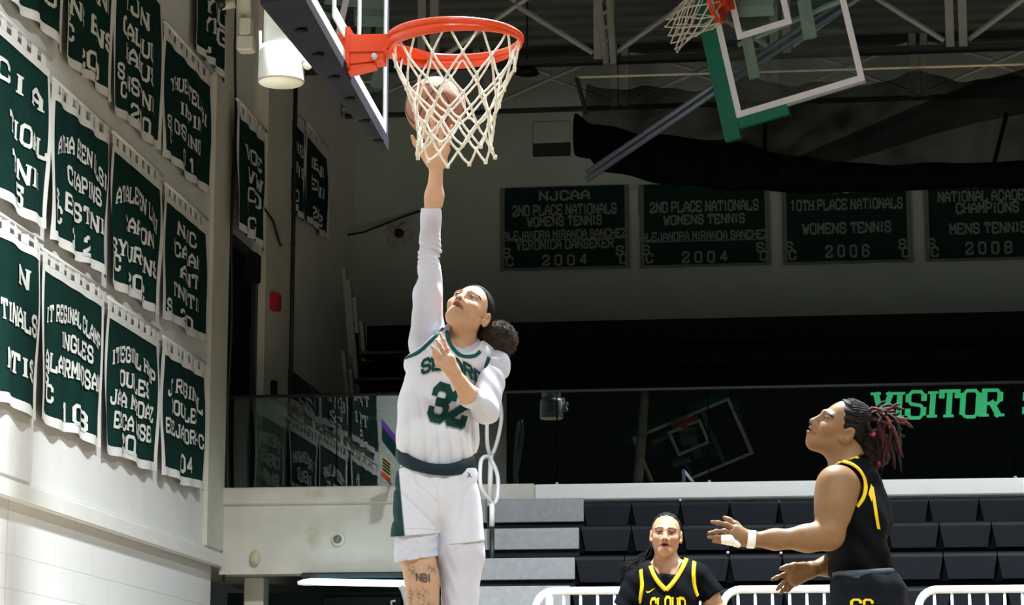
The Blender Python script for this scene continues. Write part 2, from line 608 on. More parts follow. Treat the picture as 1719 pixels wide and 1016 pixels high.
# beneath the balcony: dark doorway, post, back wall
struct('wall_under_balcony', MB().box((-5.2, 21.4, 0), (2, 21.6, 2.06)), mat('dark teal wall', (.012, .03, .032), .6, var=.2, vscale=3))
struct('trim_6', MB().box((-4.62, YB + .3, 0), (-4.46, YB + .5, 2.06), .01), M_BEIGE)
struct('door_2', MB().box((-3.55, 21.33, 0), (-3.1, 21.41, 2.02), .01), mat('pale blue door', (.16, .22, .25), .5, var=.05))
struct('door_3', MB().box((-4.35, 21.33, 0), (-3.65, 21.41, 2.02), .01), mat('deep green door', (.006, .03, .032), .5, var=.05))

# fluorescent batten hung below the balcony
tb = thing('tube_light', 'glowing bluish white fluorescent tube slung beneath the balcony edge', 'lamp', PA(590, 978, 1, 19.15))
a, b = PA(524, 977, 1, 19.12), PA(683, 980, 1, 19.12)
MB().tube([a, b], .026, 12).build('tube', mat('lit tube', (.45, .88, 1.0), emit=6.0), tb, True)
MB().tube([PA(500, 979, 1, 19.12), PA(510, 978, 1, 19.12), a], [.014, .026, .03], 10).build('end_cap', mat('lit cap', (.9, .95, .9), .4, emit=.5), tb, True)
MB().box((a[0] - .1, 19.16, a[2] + .03), (b[0] + .12, 19.24, a[2] + .075), .01).build('housing', M_DARKSTEEL, tb)
# white jug and curved white pole under it
jug = thing('soap_bottle', 'small white pump bottle low beneath the fluorescent tube', 'bottle', PA(657, 1060, 1, 18.9))
c0 = PA(657, 1040, 1, 18.9)
MB().lathe([(.035, -.10), (.04, -.08), (.04, .06), (.015, .09), (.012, .10)], c0, 12).build('body', M_WHITE, jug, True)
MB().tube([c0 + [0, 0, .10], c0 + [0, 0, .135], c0 + [.03, 0, .14]], .009, 8).build('pump', M_WHITE, jug, True)
cr = thing('curved_pole', 'white curved pole standing beside the leaping player\'s tattooed leg', 'pole', PA(690, 1100, 1, 18.8))
MB().tube([PA(673, 985, 1, 18.8), PA(677, 992, 1, 18.8), PA(682, 1010, 1, 18.8), PA(685, 1040, 1, 18.8), PA(686, 1100, 1, 18.8)], .022, 10).build('tube', M_WHITE, cr, True)

# round sensor and junction disc on the fascia
se = thing('dome_sensor', 'round pale dome sensor on the beige balcony fascia', 'sensor', PA(568, 906, 1, YB))
c0 = PA(568, 906, 1, YB)
MB().lathe([(.055, 0), (.055, .015), (.048, .028)], c0, 20, (1, 0, 0), (0, 0, 1), (0, -1, 0)).build('base', M_CREAM, se, True)
MB().lathe([(.034, .028), (.032, .045), (.02, .058), (0, .062)], c0, 16, (1, 0, 0), (0, 0, 1), (0, -1, 0)).build('dome', mat('smoked dome', (.2, .19, .16), .15), se, True)
jd = PA(428, 938, 1, YB)
tag(MB().lathe([(.05, 0), (.05, .02), (.0, .022)], jd, 16, (.8, 0, 0), (0, 0, 1.3), (0, -1, 0)).build('junction_cover', mat('yellowed cover', (.58, .53, .36), .6, var=.1), None, True),
    'small yellowed oval cover low on the beige balcony fascia', 'cover')

# balcony glass railing
gr = thing('glass_railing', 'clear glass balcony railing with a thin dark top rail', 'railing', (2, YB + .1, 2.73))
zt = 3.465
px_j = [378, 565, 680 + 72, 935, 1190, 1445, 1702, 1960]
xs = [PA(p, 740, 1, YB + .1)[0] for p in px_j]
for i in range(len(xs) - 1):
    MB().box((xs[i] + .004, YB + .10, 2.725), (xs[i + 1] - .004, YB + .112, zt)).build('pane', M_GLASS, gr)
for x in xs:
    MB().box((x - .012, YB + .085, 2.725), (x + .012, YB + .125, 2.755), .003).build('bracket', M_FRAME, gr)
MB().tube([(xs[0], YB + .106, zt + .012), (xs[-1], YB + .106, zt + .012)], .014, 8).build('top_rail', M_DARKSTEEL, gr, True)

# VISITOR lettering on the glass
for txt, px_, py_, cen, lab in (('VISITOR', 1572, 700, True, 'bold green slanted letters reading VISITOR on the balcony glass'),
                                ('SECTION', 1720, 698, False, 'green letter S cut off by the right edge of the photo on the balcony glass')):
    vis = thing('lettering', lab, 'lettering', PA(px_, py_, 1, YB + .09))
    text_mesh(None, txt, lambda x, y, e: PA(px_, py_, 1, YB + .0975) + np.array([x, -e, y - .005]), .203, t=1.45, serif=1.0, gap=1.45, width=.95,
              center=cen, slant=.10, thin=.8, each=lambda m: m.build('letter', M_VIS, vis))

# folded black bleachers on the balcony
fb = thing('folded_bleacher', 'black folded bleachers standing closed behind the balcony glass', 'bleacher', (2, 22.0, 2.66))
x0 = PA(690, 600, 1, 21.6)[0]
zt0 = PA(900, 541, 1, 21.6)[2]
MB().box((x0, 21.75, 2.66), (10, 22.6, zt0), .02).build('body', M_VOID, fb)
for k in range(8):
    zz = 2.80 + k * (zt0 - 2.80) / 8
    MB().box((x0 - .02, 21.6, zz), (10, 21.76, zz + .12), .012).build('board', mat('black bleacher board', (.004, .005, .006), .8, var=.2, spec=.05), fb)
MB().box((x0 - .02, 21.58, zt0 - .14), (10, 21.76, zt0), .012).build('board', MATS['black bleacher board'], fb)
# end of an upper bleacher: stepped boards and edge-on pale slats
eb = thing('bleacher_end', 'end of the upper bleachers with dark stepped boards left of the leaping player', 'bleacher', (-2.9, 22, 2.66))
for (ya, yb, xa) in ((547, 596, 616), (606, 640, 606), (650, 690, 604), (705, 745, 606), (760, 800, 606)):
    p, q = PA(xa, ya, 1, 22.2), PA(692, yb, 1, 22.2)
    MB().box((p[0], 22.2, q[2]), (q[0] + .25, 22.5, p[2]), .01).build('step_board', M_VOID, eb)
    MB().box((p[0] - .02, 21.9, q[2] - .035), (q[0] + .25, 22.25, q[2] - .005), .006).build('tread', M_DARKSTEEL, eb)
for i, (xa, ya, yb) in enumerate(((574, 450, 600), (573, 590, 690), (582, 470, 640), (585, 620, 745), (592, 500, 700), (597, 560, 735), (603, 540, 660), (576, 680, 745))):
    p, q = PA(xa, ya, 1, 22.4), PA(xa + 5 + (yb - ya) * .05, yb, 1, 22.4)
    MB().hexa([(q[0], 22.38, q[2]), (q[0] + .035, 22.38, q[2]), (q[0] + .035, 22.48, q[2]), (q[0], 22.48, q[2]),
               (p[0], 22.38, p[2]), (p[0] + .035, 22.38, p[2]), (p[0] + .035, 22.48, p[2]), (p[0], 22.48, p[2])]).build('slat', M_STEEL, eb)
# sloping dark stringer behind the glass
P = [PA(x, y, 1, 21.5) for x, y in ((470, 607), (545, 665), (560, 818), (470, 818))]
tag(MB().prism(P, (0, .35, 0)).build('stair_stringer', mat('dark green panel', (.008, .016, .015), .6, var=.2), None),
    'dark sloping stair side panel behind the balcony glass near the wall pipe', 'panel')

# lower bleachers ----------------------------------------------------------------
bl = thing('bleacher', 'black plastic bleacher rows with grey aisle panels under the white ledge', 'bleacher', (1, 17.8, 0))
rows = [(18.75, 838), (18.15, 878), (17.55, 929), (16.95, 986)]
seat_proto = None
pitch = .368
for ri, (yy, py) in enumerate(rows):
    zt1 = PA(1300, py, 1, yy)[2]
    xs0 = PA(978 - ri * 6, py, 1, yy)[0]
    off = PA((1142, 1142 + 3, 1136, 1132)[ri], py, 1, yy)[0]
    x = off - math.ceil((off - xs0) / pitch) * pitch
    while x < 4.6:
        xa = max(x, xs0)
        if x + pitch - xa > .1:
            m = MB()
            h, wd = .19, x + pitch - xa
            prof = [(0, -h), (.05, -h), (.30, -.06), (.30, 0), (.03, 0), (.008, -.012), (0, -.035)]
            e = .004
            n = len(prof)
            V = []
            for sx_, ins in ((xa + e, 1), (xa + wd - e, -1)):
                for (dy, dz) in prof:
                    V.append((sx_ + ins * (.028 * max(0, (-dz - .04)) / .15), yy + dy, zt1 + dz))
            Fq = [tuple(range(n - 1, -1, -1)), tuple(range(n, 2 * n))] + [(i, (i + 1) % n, n + (i + 1) % n, n + i) for i in range(n)]
            m.add(V, Fq)
            m.build('seat', M_SEAT, bl)
        x += pitch
    MB().box((xs0, yy + .10, zt1 - .22), (4.6, min(yy + .62, YB - .06), zt1 - .16)).build('deck', M_BLACK, bl)
    MB().box((xs0, yy + .32, zt1 - .55), (4.6, min(yy + .60, YB - .06), zt1 - .20)).build('riser', M_VOID, bl)
    MB().box((xs0, yy + .055, zt1 - .20), (4.6, yy + .09, zt1 - .02)).build('dark_backing', M_VOID, bl)  # black sheet added behind the seats to darken the gaps between them
    # pale aisle panel
    for (pa_, pb_) in (((834, 980), (818, 972), (800, 965), (790, 957))[ri],):
        q0 = PA(pa_, (838, 888, 938, 985)[ri], 1, yy)
        q1 = PA(pb_, (876, 922, 973, 1024)[ri], 1, yy)
        MB().box((q0[0] - .12, yy - .005, q1[2]), (q1[0], yy + .03, q0[2]), .004).build('step_panel', M_GREY, bl)
        MB().box((q0[0] - .12, yy + .03, q1[2] - .3), (q1[0], min(yy + .5, YB - .06), q0[2] - .015)).build('step_side', M_BLACK, bl)
    # bolts at two joints
for (px, py, yy) in ((1142, 840, 18.74), (1222, 928, 17.54), (1311, 929, 17.54)):
    c0 = PA(px, py, 1, yy)
    MB().lathe([(.011, 0), (.011, .008), (0, .012)], c0, 10, (1, 0, 0), (0, 0, 1), (0, -1, 0)).build('bolt', M_WHITE, bl, True)
zd = PA(1300, 988, 1, 14.9)[2] - 1.06
MB().box((-1.9, 14.6, 0), (4.6, 17.0, zd)).build('platform', M_BLACK, bl)
MB().box((-1.9, 16.9, zd), (4.6, 19.0, 1.25)).build('understructure', M_VOID, bl)

# white guard rails in front of the bleachers
def guard_rail(px0, px1, label):
    yy = 14.9
    a, b = PA(px0, 992, 1, yy), PA(px1, 990, 1, yy)
    ztp = PA((px0 + px1) / 2, 991.5 if px0 < 1000 else 989, 1, yy)[2]
    t = thing('guard_rail', label, 'barrier', ((a[0] + b[0]) / 2, yy, zd), 'white guard rails before the bleachers')
    xa, xb, rr = a[0] + .022, b[0] - .022, .11
    pts = [(xa, yy, zd)]
    for k in range(7):
        an = math.pi - k * math.pi / 12
        pts.append((xa + rr + rr * math.cos(an), yy, ztp - rr + rr * math.sin(an)))
    for k in range(7):
        an = math.pi / 2 - k * math.pi / 12
        pts.append((xb - rr + rr * math.cos(an), yy, ztp - rr + rr * math.sin(an)))
    pts.append((xb, yy, zd))
    MB().tube(pts, .0235, 12).build('frame', M_RAIL, t, True)
    MB().tube([(xa, yy, zd + .18), (xb, yy, zd + .18)], .018, 8).build('lower_bar', M_RAIL, t, True)
    step = 28.5 * 14.9 / 4200
    x = xa + .093
    if px0 < 1000:
        MB().tube([(x - .01, yy, zd + .18), (x - .01, yy, ztp - .01)], .022, 10).build('bar', M_RAIL, t, True)
        x += step * .75
    while x < xb - .05:
        MB().tube([(x, yy, zd + .18), (x, yy, ztp - .01)], .0085, 8).build('bar', M_RAIL, t, True)
        x += step
    return t


guard_rail(893, 1196, 'white tubular guard rail behind the player facing the camera')
guard_rail(1206, 1516, 'white tubular guard rail behind the running player\'s hands')
guard_rail(1535, 1850, 'white tubular guard rail cut off by the right edge of the photo')

# white loop handrails beside the aisle
for lab, yy, pts, post in (
        ('upper white loop handrail beside the aisle, just right of the leaping player', 18.6,
         [(833, 662), (837, 672), (838.5, 695), (835, 722), (829, 750), (824, 764), (820.5, 750), (821, 715), (823, 690), (828, 668)], ((824, 764), (822, 850))),
        ('lower white loop handrail beside the aisle above the grey panels', 18.0,
         [(814, 767), (820, 768), (829, 786), (832.5, 805), (832, 832), (828, 845), (822, 840), (814, 828), (810, 815), (809.5, 790), (810, 775)], ((826, 846), (826, 884)))):
    t = thing('handrail', lab, 'handrail', PA(post[1][0], post[1][1], 1, yy), 'aisle handrails')
    n0, sm = len(pts), []
    for i in range(n0):
        p0, p1, p2, p3 = (np.array(pts[(i + q) % n0], float) for q in (-1, 0, 1, 2))
        for t_ in (0, .25, .5, .75):
            sm.append(.5 * (2 * p1 + (p2 - p0) * t_ + (2 * p0 - 5 * p1 + 4 * p2 - p3) * t_ ** 2 + (3 * p1 - p0 - 3 * p2 + p3) * t_ ** 3))
    pts, n = sm, len(sm)
    P = [PA(x, y, 1, yy) + np.array([0, .12 * math.sin(2 * math.pi * i / n), 0]) for i, (x, y) in enumerate(pts)]
    MB().tube(P, .0155, 10, closed=True).build('loop', M_RAIL, t, True)
    MB().tube([PA(*post[0], 1, yy), PA(*post[1], 1, yy)], .02, 10).build('post', M_RAIL, t, True)
    pe = PA(*post[1], 1, yy)
    MB().tube([pe, pe - [0, 0, .45]], .018, 8).build('post_foot', M_DARKSTEEL, t, True)

# small stack of signs left of the leaping player
sg = thing('sign_board', 'narrow slanted sign with purple top, yellow text panel and red foot left of the player', 'sign', PA(650, 812, 1, 18.7))
def sheet(name, pts, m, y0=18.7, dy=.25):
    xs_ = [p[0] for p in pts]
    P = [PA(x, y, 1, y0 + dy * (x - 640) / 23) for x, y in pts]
    return MB().prism(P, (.004, .01, .0)).build(name, m, sg)
sheet('purple_panel', [(640, 703), (640, 715), (664, 744), (664, 733)], mat('purple print', (.22, .08, .62), .4, var=.1))
sheet('teal_panel', [(641, 717), (641, 740), (663, 768), (664, 745)], mat('dark teal print', (.004, .06, .06), .4, var=.1))
sheet('yellow_panel', [(640, 761), (640, 790), (655, 803), (657, 777)], mat('pale yellow print', (.70, .60, .30), .5, var=.1))
sheet('red_panel', [(640, 791), (640, 799), (654, 812), (655, 804)], mat('red print', (.75, .05, .02), .5, var=.1))
MB().tube([PA(651, 806, 1, 18.78), PA(651, 806, 1, YB - .03) + np.array([.02, 0, -.03])], .012, 8).build('bracket', M_DARKSTEEL, sg)
for k in range(4):
    yk = 768 + k * 5.5
    sheet('print_line', [(642, yk + 1), (642, yk + 3.6), (654, yk + 13.6), (654, yk + 11)], M_DARKSTEEL, 18.69)

# wall pipe with red alarm box, cable, horn
wp = thing('wall_pipe', 'thin dark pipe down the pale wall pier with a red alarm box', 'pipe', PA(459, 680, 0, XW + .1))
px0 = XW + .12
MB().tube([(px0, 21.22, 2.7), (px0, 21.22, 6.9)], .02, 8).build('pipe', M_DARKSTEEL, wp, True)
c0 = PA(460, 507, 0, px0)
MB().box((px0 - .05, c0[1] - .07, c0[2] - .075), (px0 + .05, c0[1] + .07, c0[2] + .075), .01).build('alarm_box', M_RED, wp)
c0 = PA(459, 655, 0, px0)
MB().box((px0 - .03, c0[1] - .03, c0[2] - .08), (px0 + .03, c0[1] + .03, c0[2] + .08), .01).build('coupling', M_BLACK, wp)
tag(MB().tube([(XW + .03, YB + .02, 2.0)] + [(XW + .045 + .01 * math.sin(k), YB + .02, 2.1 + .25 * k) for k in range(22)], .012, 6).build('corner_conduit', M_DARKSTEEL, None, True),
    'thin dark conduit running up the corner beside the banners', 'pipe')
cb = [PA(425, 322, 0, XW + .05), PA(459, 372, 0, px0 + .03), PA(470, 412, 0, XW + .1), PA(540, 402, 1, YF - .6), PA(610, 390, 1, YF - .2), PA(672, 366, 1, YF - .1), PA(712, 352, 1, YF - .05)]
tag(MB().tube(cb, .011, 6).build('cable', M_DARKSTEEL, None, True), 'thin dark cable sagging from the wall pipe to the far wall', 'cable')
ho = thing('wall_horn', 'pale crumpled round wall horn with a dark centre on the far wall', 'speaker', PA(670, 394, 1, YF))
c0 = PA(670, 394, 1, YF)
def horn(u, v):
    a = 2 * math.pi * u
    r = .155 * (1 + .10 * math.sin(3 * a + 1) + .06 * math.sin(7 * a)) * v
    return c0 + np.array([r * math.cos(a), -.12 + .10 * v - .02 * math.sin(5 * a + 4 * v), r * math.sin(a)])
MB().grid(horn, 40, 8).build('bell', mat('faded horn', (.50, .50, .45), .7, var=.15, vscale=12), ho, True)
MB().lathe([(.05, 0), (.045, .03), (0, .035)], c0 + [.02, -.11, -.01], 14, (1, 0, 0), (0, 0, 1), (0, -1, 0)).build('throat', M_DARKSTEEL, ho, True)
MB().box(c0 - [.05, .06, .05], c0 + [.05, 0, .05]).build('bracket', M_FRAME, ho)
# plain wall panels high on the far wall
for k, (xa, ya, xb, yb) in enumerate(((874, 97, 924, 134), (895, 206, 958, 240), (895, 242, 958, 262), (1040, 318, 1072, 360))):
    p, q = PA(xa, ya, 1, YF), PA(xb, yb, 1, YF)
    struct('trim_%d' % (7 + k), MB().box((p[0], YF - .03, q[2]), (q[0], YF, p[2]), .005), M_FAR if k != 2 else M_DARKSTEEL)

# white canister and conduit boxes high on the left
cn = thing('canister_light', 'white cylindrical downlight canister with cream lens beside the backboard', 'lamp', PX(472, 130, 13))
c0 = PX(472, 139, 13)
k = 13 / 4200
MB().lathe([(39 * k, 0), (40 * k, 3 * k), (39.5 * k, 55 * k), (36 * k, 66 * k)], c0, 28).build('collar', M_WHITE, cn, True)
MB().lathe([(32 * k, 60 * k), (32 * k, 300 * k)], c0, 28).build('barrel', M_WHITE, cn, True)
MB().lathe([(0, -1.5 * k), (37 * k, -1.5 * k), (38 * k, 1 * k)], c0, 28).build('lens', M_CREAM, cn, True)
MB().lathe([(40.5 * k, 1 * k), (40.5 * k, 4 * k)], c0, 28).build('rim_band', mat('brown band', (.22, .2, .15), .5), cn, True)
for (dx, dz, r) in ((38, 42, 10), (46, 30, 8), (34, 62, 9), (50, 50, 6)):
    p = c0 + R_ * dx * k + Z_ * dz * k - F_ * .03
    MB().lathe([(r * k, -r * k * .8), (r * k * 1.15, 0), (r * k, r * k * .8)], p, 10, R_, Z_, F_).build('clamp', M_CREAM, cn, True)
MB().tube([PX(437, 52, 12.95), PX(437, 95, 12.95)], .008, 6).build('cord', M_WHITE, cn, True)
cj = thing('conduit', 'beige conduit with junction boxes on the wall left of the canister', 'pipe', PX(409, 82, 16.5))
k = 16.5 / 4200
for (xa, ya, xb, yb, r) in ((409, -200, 409, 62, 13), (400, 28, 420, 58, 0), (396, 58, 424, 84, 0), (395, 6, 372, 10, 8)):
    if r:
        MB().tube([PX(xa, ya, 16.5), PX(xb, yb, 16.5)], r * k, 12).build('pipe', M_BEIGE, cj, True)
    else:
        p, q = PX(xa, ya, 16.4), PX(xb, yb, 16.4)
        MB().box((p[0], p[1], q[2]), (q[0], p[1] + .12, p[2]), .012).build('box', M_CREAM, cj)
tag(MB().lathe([(.03, 0), (.03, .05), (0, .055)], PX(372, 8, 16.3), 12, R_, Z_, -F_).build('valve_cap', M_DARKSTEEL, None, True), 'small dark round valve cap at the end of the beige conduit', 'valve')
# pendant lamp, dark dome
pl = thing('pendant_lamp', 'dark unlit dome pendant lamp hanging right of the rim', 'lamp', PX(885, 112, 21))
k = 21 / 4200
MB().lathe([(21 * k, -12 * k), (20 * k, -9 * k), (14 * k, -1 * k), (7 * k, 6 * k), (4 * k, 12 * k), (0, 13 * k)], PX(885, 113, 21), 20).build('shade', M_BLACK, pl, True)
MB().tube([PX(885, 102, 21), PX(885, -5, 21)], .008, 6).build('cord', M_BLACK, pl, True)

# roof trusses ---------------------------------------------------------------------
def truss(yy, zb, zt_, label, dim, ch=.026):
    t = thing('roof_truss', label, 'truss', (2, yy, zb), 'roof trusses')
    MB().box((-4.7, yy - .05, zb - ch), (12, yy + .05, zb + ch)).build('bottom_chord', M_DARKSTEEL, t)
    MB().box((-4.7, yy - .05, zt_ - .08), (12, yy + .05, zt_)).build('top_chord', M_DARKSTEEL, t)
    xs_ = [PA(p, 60, 1, yy)[0] for p in dim]
    for i, x in enumerate(xs_):
        MB().box((x - .09, yy - .06, zb), (x - .02, yy + .06, zt_)).build('post', M_STEEL, t)
        MB().box((x + .02, yy - .06, zb), (x + .09, yy + .06, zt_)).build('post', M_STEEL, t)
        if i + 1 < len(xs_):
            x2 = xs_[i + 1]
            xm = (x + x2) / 2
            for (pa_, pb_) in (((x + .1, zb + .07), (xm, (zb + zt_) / 2)), ((xm, (zb + zt_) / 2), (x2 - .1, zt_ - .08)), ((x + .1, zt_ - .08), (xm, (zb + zt_) / 2 + .04)), ((xm, (zb + zt_) / 2), (x2 - .1, zb + .07))):
                MB().tube([(pa_[0], yy, pa_[1]), (pb_[0], yy, pb_[1])], .025, 6).build('brace', M_STEEL, t)
    return t


zb1 = PA(1300, 92, 1, 20.8)[2]
truss(20.8, zb1, 7.62, 'grey roof truss with crossed braces above the black curtain', (420, 720, 1015, 1310, 1605, 1900))
zb2 = PA(1300, 172, 1, 23.9)[2]
truss(23.9, zb2, 7.62, 'farther roof truss against the dim far wall', (560, 810, 1040, 1290, 1540, 1790), .014)
tw = thing('roof_column', 'pale grey lattice column rising into the roof left of the second hoop', 'column', PA(1022, 110, 1, 20.7))
for (xa, xb, dy) in ((998, 1018, 0), (1012, 1026, .1), (1020, 1030, -.05)):
    MB().tube([PA(xb, 108, 1, 20.7 + dy), PA(xa, -60, 1, 20.7 + dy)], .03, 6).build('bar', M_STEEL, tw)
for k in range(6):
    MB().tube([PA(1012 - k * 2, 100 - 24 * k, 1, 20.7), PA(1028 - k * 2, 88 - 24 * k, 1, 20.7)], .015, 6).build('lacing', M_STEEL, tw)

# divider curtain: rail, see-through netting, bunched black cloth
cu = thing('divider_curtain', 'black divider curtain gathered up under a thin pale rail across the hall', 'curtain', PA(1300, 310, 1, 20.3))
yc = 20.3
MB().tube([PA(968, 130, 1, yc), PA(1340, 119, 1, yc), PA(1720, 108, 1, yc), PA(1900, 103, 1, yc)], .011, 8).build('rail', M_BAND, cu, True)
top_px = [(966, 190), (985, 205), (1010, 212), (1080, 224), (1150, 232), (1220, 236), (1300, 256), (1400, 272), (1500, 278), (1600, 274), (1800, 268)]
bot_px = [(964, 258), (990, 268), (1005, 285), (1080, 302), (1150, 312), (1220, 318), (1300, 322), (1400, 324), (1500, 320), (1600, 316), (1800, 312)]
def lerp(t, P):
    f_ = t * (len(P) - 1)
    i = min(int(f_), len(P) - 2)
    a_, b_ = np.array(P[i], float), np.array(P[i + 1], float)
    return a_ + (b_ - a_) * (f_ - i)
def bunch(u, v):
    a_ = 2 * math.pi * v
    t_, b_ = lerp(u, top_px), lerp(u, bot_px)
    c_ = (t_ + b_) / 2 + (t_ - b_) / 2 * math.cos(a_) * (1 + .06 * math.sin(40 * u + 3 * math.sin(a_)))
    p = PA(c_[0], c_[1], 1, yc)
    return p + np.array([0, .16 * math.sin(a_) * (1 + .3 * math.sin(60 * u)), 0])
MB().grid(bunch, 90, 20).build('bundle', M_NETC, cu, True)
def netsheet(u, v):
    t_ = np.array([985 + 800 * u, 140 - 24 * u + 14 * abs(math.sin(9 * u))])
    b_ = lerp(min(1, max(.03, u)), top_px) + (0, 12)
    c_ = t_ + (b_ - t_) * v
    p = PA(c_[0], c_[1], 1, yc)
    return p + np.array([0, .10 * math.sin(34 * u + 2 * v) + .03 * math.sin(90 * u), 0])
MB().grid(netsheet, 120, 16).build('netting', M_NETTING, cu, True)
sw = [(1310, 275), (1400, 235), (1480, 200), (1560, 165), (1640, 135), (1725, 112), (1800, 100)]
sb = [(1310, 300), (1400, 275), (1480, 250), (1560, 225), (1640, 205), (1725, 190), (1800, 180)]
def swag(u, v):
    t_, b_ = lerp(u, sw), lerp(u, sb)
    c_ = t_ + (b_ - t_) * v
    return PA(c_[0], c_[1], 1, yc - .12) + np.array([0, .06 * math.sin(7 * v + 3 * u), 0])
MB().grid(swag, 40, 14).build('swag', M_NETTING, cu, True)
MB().tube([PA(968, 131, 1, yc), PA(984, 190, 1, yc)], .022, 6).build('strap', M_DARKSTEEL, cu)
MB().tube([PA(1690, 190, 1, yc), PA(1665, 290, 1, yc)], .02, 6).build('strap', M_NETC, cu)
MB().tube([PA(1285, 190, 1, yc), PA(1283, 280, 1, yc)], .02, 6).build('strap', M_NETC, cu)

# ================================================================== BANNERS
def banner(y0, y1, z0, z1, lines, label, group, xw=XW, ph=0.0, amp=.0115, hem=.055, tabs=8, lowlit=False):
    t = thing('banner', label, 'banner', (xw + .02, (y0 + y1) / 2, z0), group)
    Wd, H = y1 - y0, z1 - z0
    def off(u, v):
        k = (1 - v) ** .7
        return .032 + amp * (.45 + .9 * k) * math.sin(2 * math.pi * (3.6 * u + ph) + .7 * math.sin(5 * v + ph * 9)) + .006 * math.sin(23 * u + 6 * v + ph) + .03 * (1 - v) * .5
    def at(u, v, e=0.0):
        return np.array([xw + off(u, v) + e, y0 + u * Wd, z0 + v * H + .012 * math.sin(2 * math.pi * (1.7 * u + ph)) * (1 - v)])
    hu, hv = hem / Wd, hem / H
    MB().grid(lambda u, v: at(u, v), 56, 16).build('cloth', M_GREEN, t, True)
    MB().grid(lambda u, v: at(hu * u, v, .004), 3, 16).build('side_hem', M_HEM, t, True)
    MB().grid(lambda u, v: at(1 - hu * .8 * u, v, .004), 3, 16).build('side_hem', M_HEM, t, True)
    MB().grid(lambda u, v: at(u, -.006 + hv * 1.1 * v, .006), 56, 2).build('bottom_hem', M_HEM, t, True)
    MB().grid(lambda u, v: at(u, 1 - hv * v * .9, .006), 56, 2).build('top_hem', M_HEM, t, True)
    n = tabs
    for i in range(n):
        ua, ub = (i + .04) / n, (i + .54) / n
        V = [at(ua, 1.0, .008), at(ub, 1.0, .008), at(ub, 1.0, .008) + [0, 0, .075], at(ua, 1.0, .008) + [0, 0, .075]]
        MB().prism(V, (-.006, 0, 0)).build('tab', M_HEM, t)
    MB().tube([(xw + .035, y0 - .01, z1 + .075), (xw + .035, y1 + .01, z1 + .075)], .013, 8).build('rod', M_HEM, t, True)
    for ln in lines:
        s, uc, vc, h, wd = ln[:5]
        arc = ln[5] if len(ln) > 5 else 0
        st = ln[6] if len(ln) > 6 else 0
        def fn(x, y, e, uc=uc, vc=vc, arc=arc, st=st, wd=wd):
            u = uc + x / Wd
            q = x / (wd / 2 if wd else .5)
            return at(u, vc + (.05 if arc else 0) + y / H - arc * q * q - st * q, .008 + e)
        text_mesh(None, s, fn, h * .80, t=1.3, width=wd * .90, sub=.8, each=lambda m: m.build('letter', M_LETTER, t))
    return t


SCL = lambda u, v, s=.12: [('S', u, v + .085, s, .085), ('C', u + .045, v - .02, s, .085)]
gA, gB, gC, gD, gE = 'green banners, top row', 'green banners, middle row', 'green banners, bottom row', 'green banners beyond the corner', 'green banners on the far wall'
BW = 'green banner on the left wall, '
# top row
banner(13.2, 14.62, 4.98, 6.1, [('70', .72, .17, .14, .30), ('NAI', .4, .5, .13, .6)], BW + 'top row, cut off at the photo\'s left edge', gA, XW + .03, .1)
banner(14.72, 15.80, 4.96, 6.1, [('VZSA', .80, .66, .14, .42), ('AINI', .66, .50, .14, .52), ('NS ENS', .52, .28, .14, .88, 0, .02)] + SCL(.10, .17) + [('200', .52, .06, .14, .45)], BW + 'top row, reading 200, second along', gA, XW, .35)
banner(15.84, 17.02, 4.92, 6.05, [('IJ N', .45, .70, .15, .55), ('CIALAUDI', .48, .52, .14, .92), ('HALUS', .5, .37, .14, .8), ('NSTNII', .55, .20, .13, .8)] + SCL(.12, .15) + [('200', .55, .04, .13, .45)], BW + 'top row, narrow text over 200, third along', gA, XW, .6)
banner(17.10, 18.50, 4.92, 5.84, [('YTHUESTELZSI', .5, .62, .12, 1.2, .14), ('INPIN', .55, .46, .12, .62), ('OS ING', .5, .27, .12, .8)] + SCL(.10, .17, .11) + [('0 1', .5, .07, .13, .35)], BW + 'top row, nearest the corner, arched text over 0 1', gA, XW, .8)
banner(17.9, 18.98, 5.97, 7.1, [('YIU', .62, .36, .15, .6), ('YRG', .6, .22, .15, .6), ('L', .4, .08, .15, .15)], 'dark shaded green banner hung highest beside the beige conduit', gA, XW, .25)
# middle row
banner(12.9, 14.40, 3.78, 4.78, [('C I A', .62, .70, .14, .9), ('TIOAL', .72, .42, .14, .8), ('TNII', .70, .20, .14, .6), ('5', .66, .05, .14, .12)], BW + 'middle row, at the left edge, reading TIOAL', gB, XW + .03, .5)
banner(14.55, 15.80, 3.76, 4.70, [('ATHA EEEN DLSI', .5, .64, .13, 1.12, .12), ('CIAPINS', .55, .46, .13, .78), ('EISTINI', .55, .26, .13, .85)] + SCL(.13, .17) + [('2 2', .5, .05, .14, .46)], BW + 'middle row, arched text over 2 2, second along', gB, XW, .0)
banner(15.88, 17.14, 3.74, 4.70, [('ATHALETEN LZSI', .5, .64, .13, 1.12, .12), ('CAPION', .52, .46, .12, .70), ('YOUR ENS', .5, .25, .13, .95)] + SCL(.10, .16) + [('202', .5, .05, .13, .50)], BW + 'middle row, arched text over 202, third along', gB, XW, .45)
banner(17.24, 18.48, 3.76, 4.66, [('NJC', .5, .75, .12, .5), ('NCALANI', .5, .57, .12, .9), ('ANT', .55, .40, .12, .5), ('TNSTII', .5, .22, .12, .8), ('S', .10, .06, .12, .09), ('20', .5, .03, .12, .35)], BW + 'middle row, text over 20, last before the corner', gB, XW, .7)
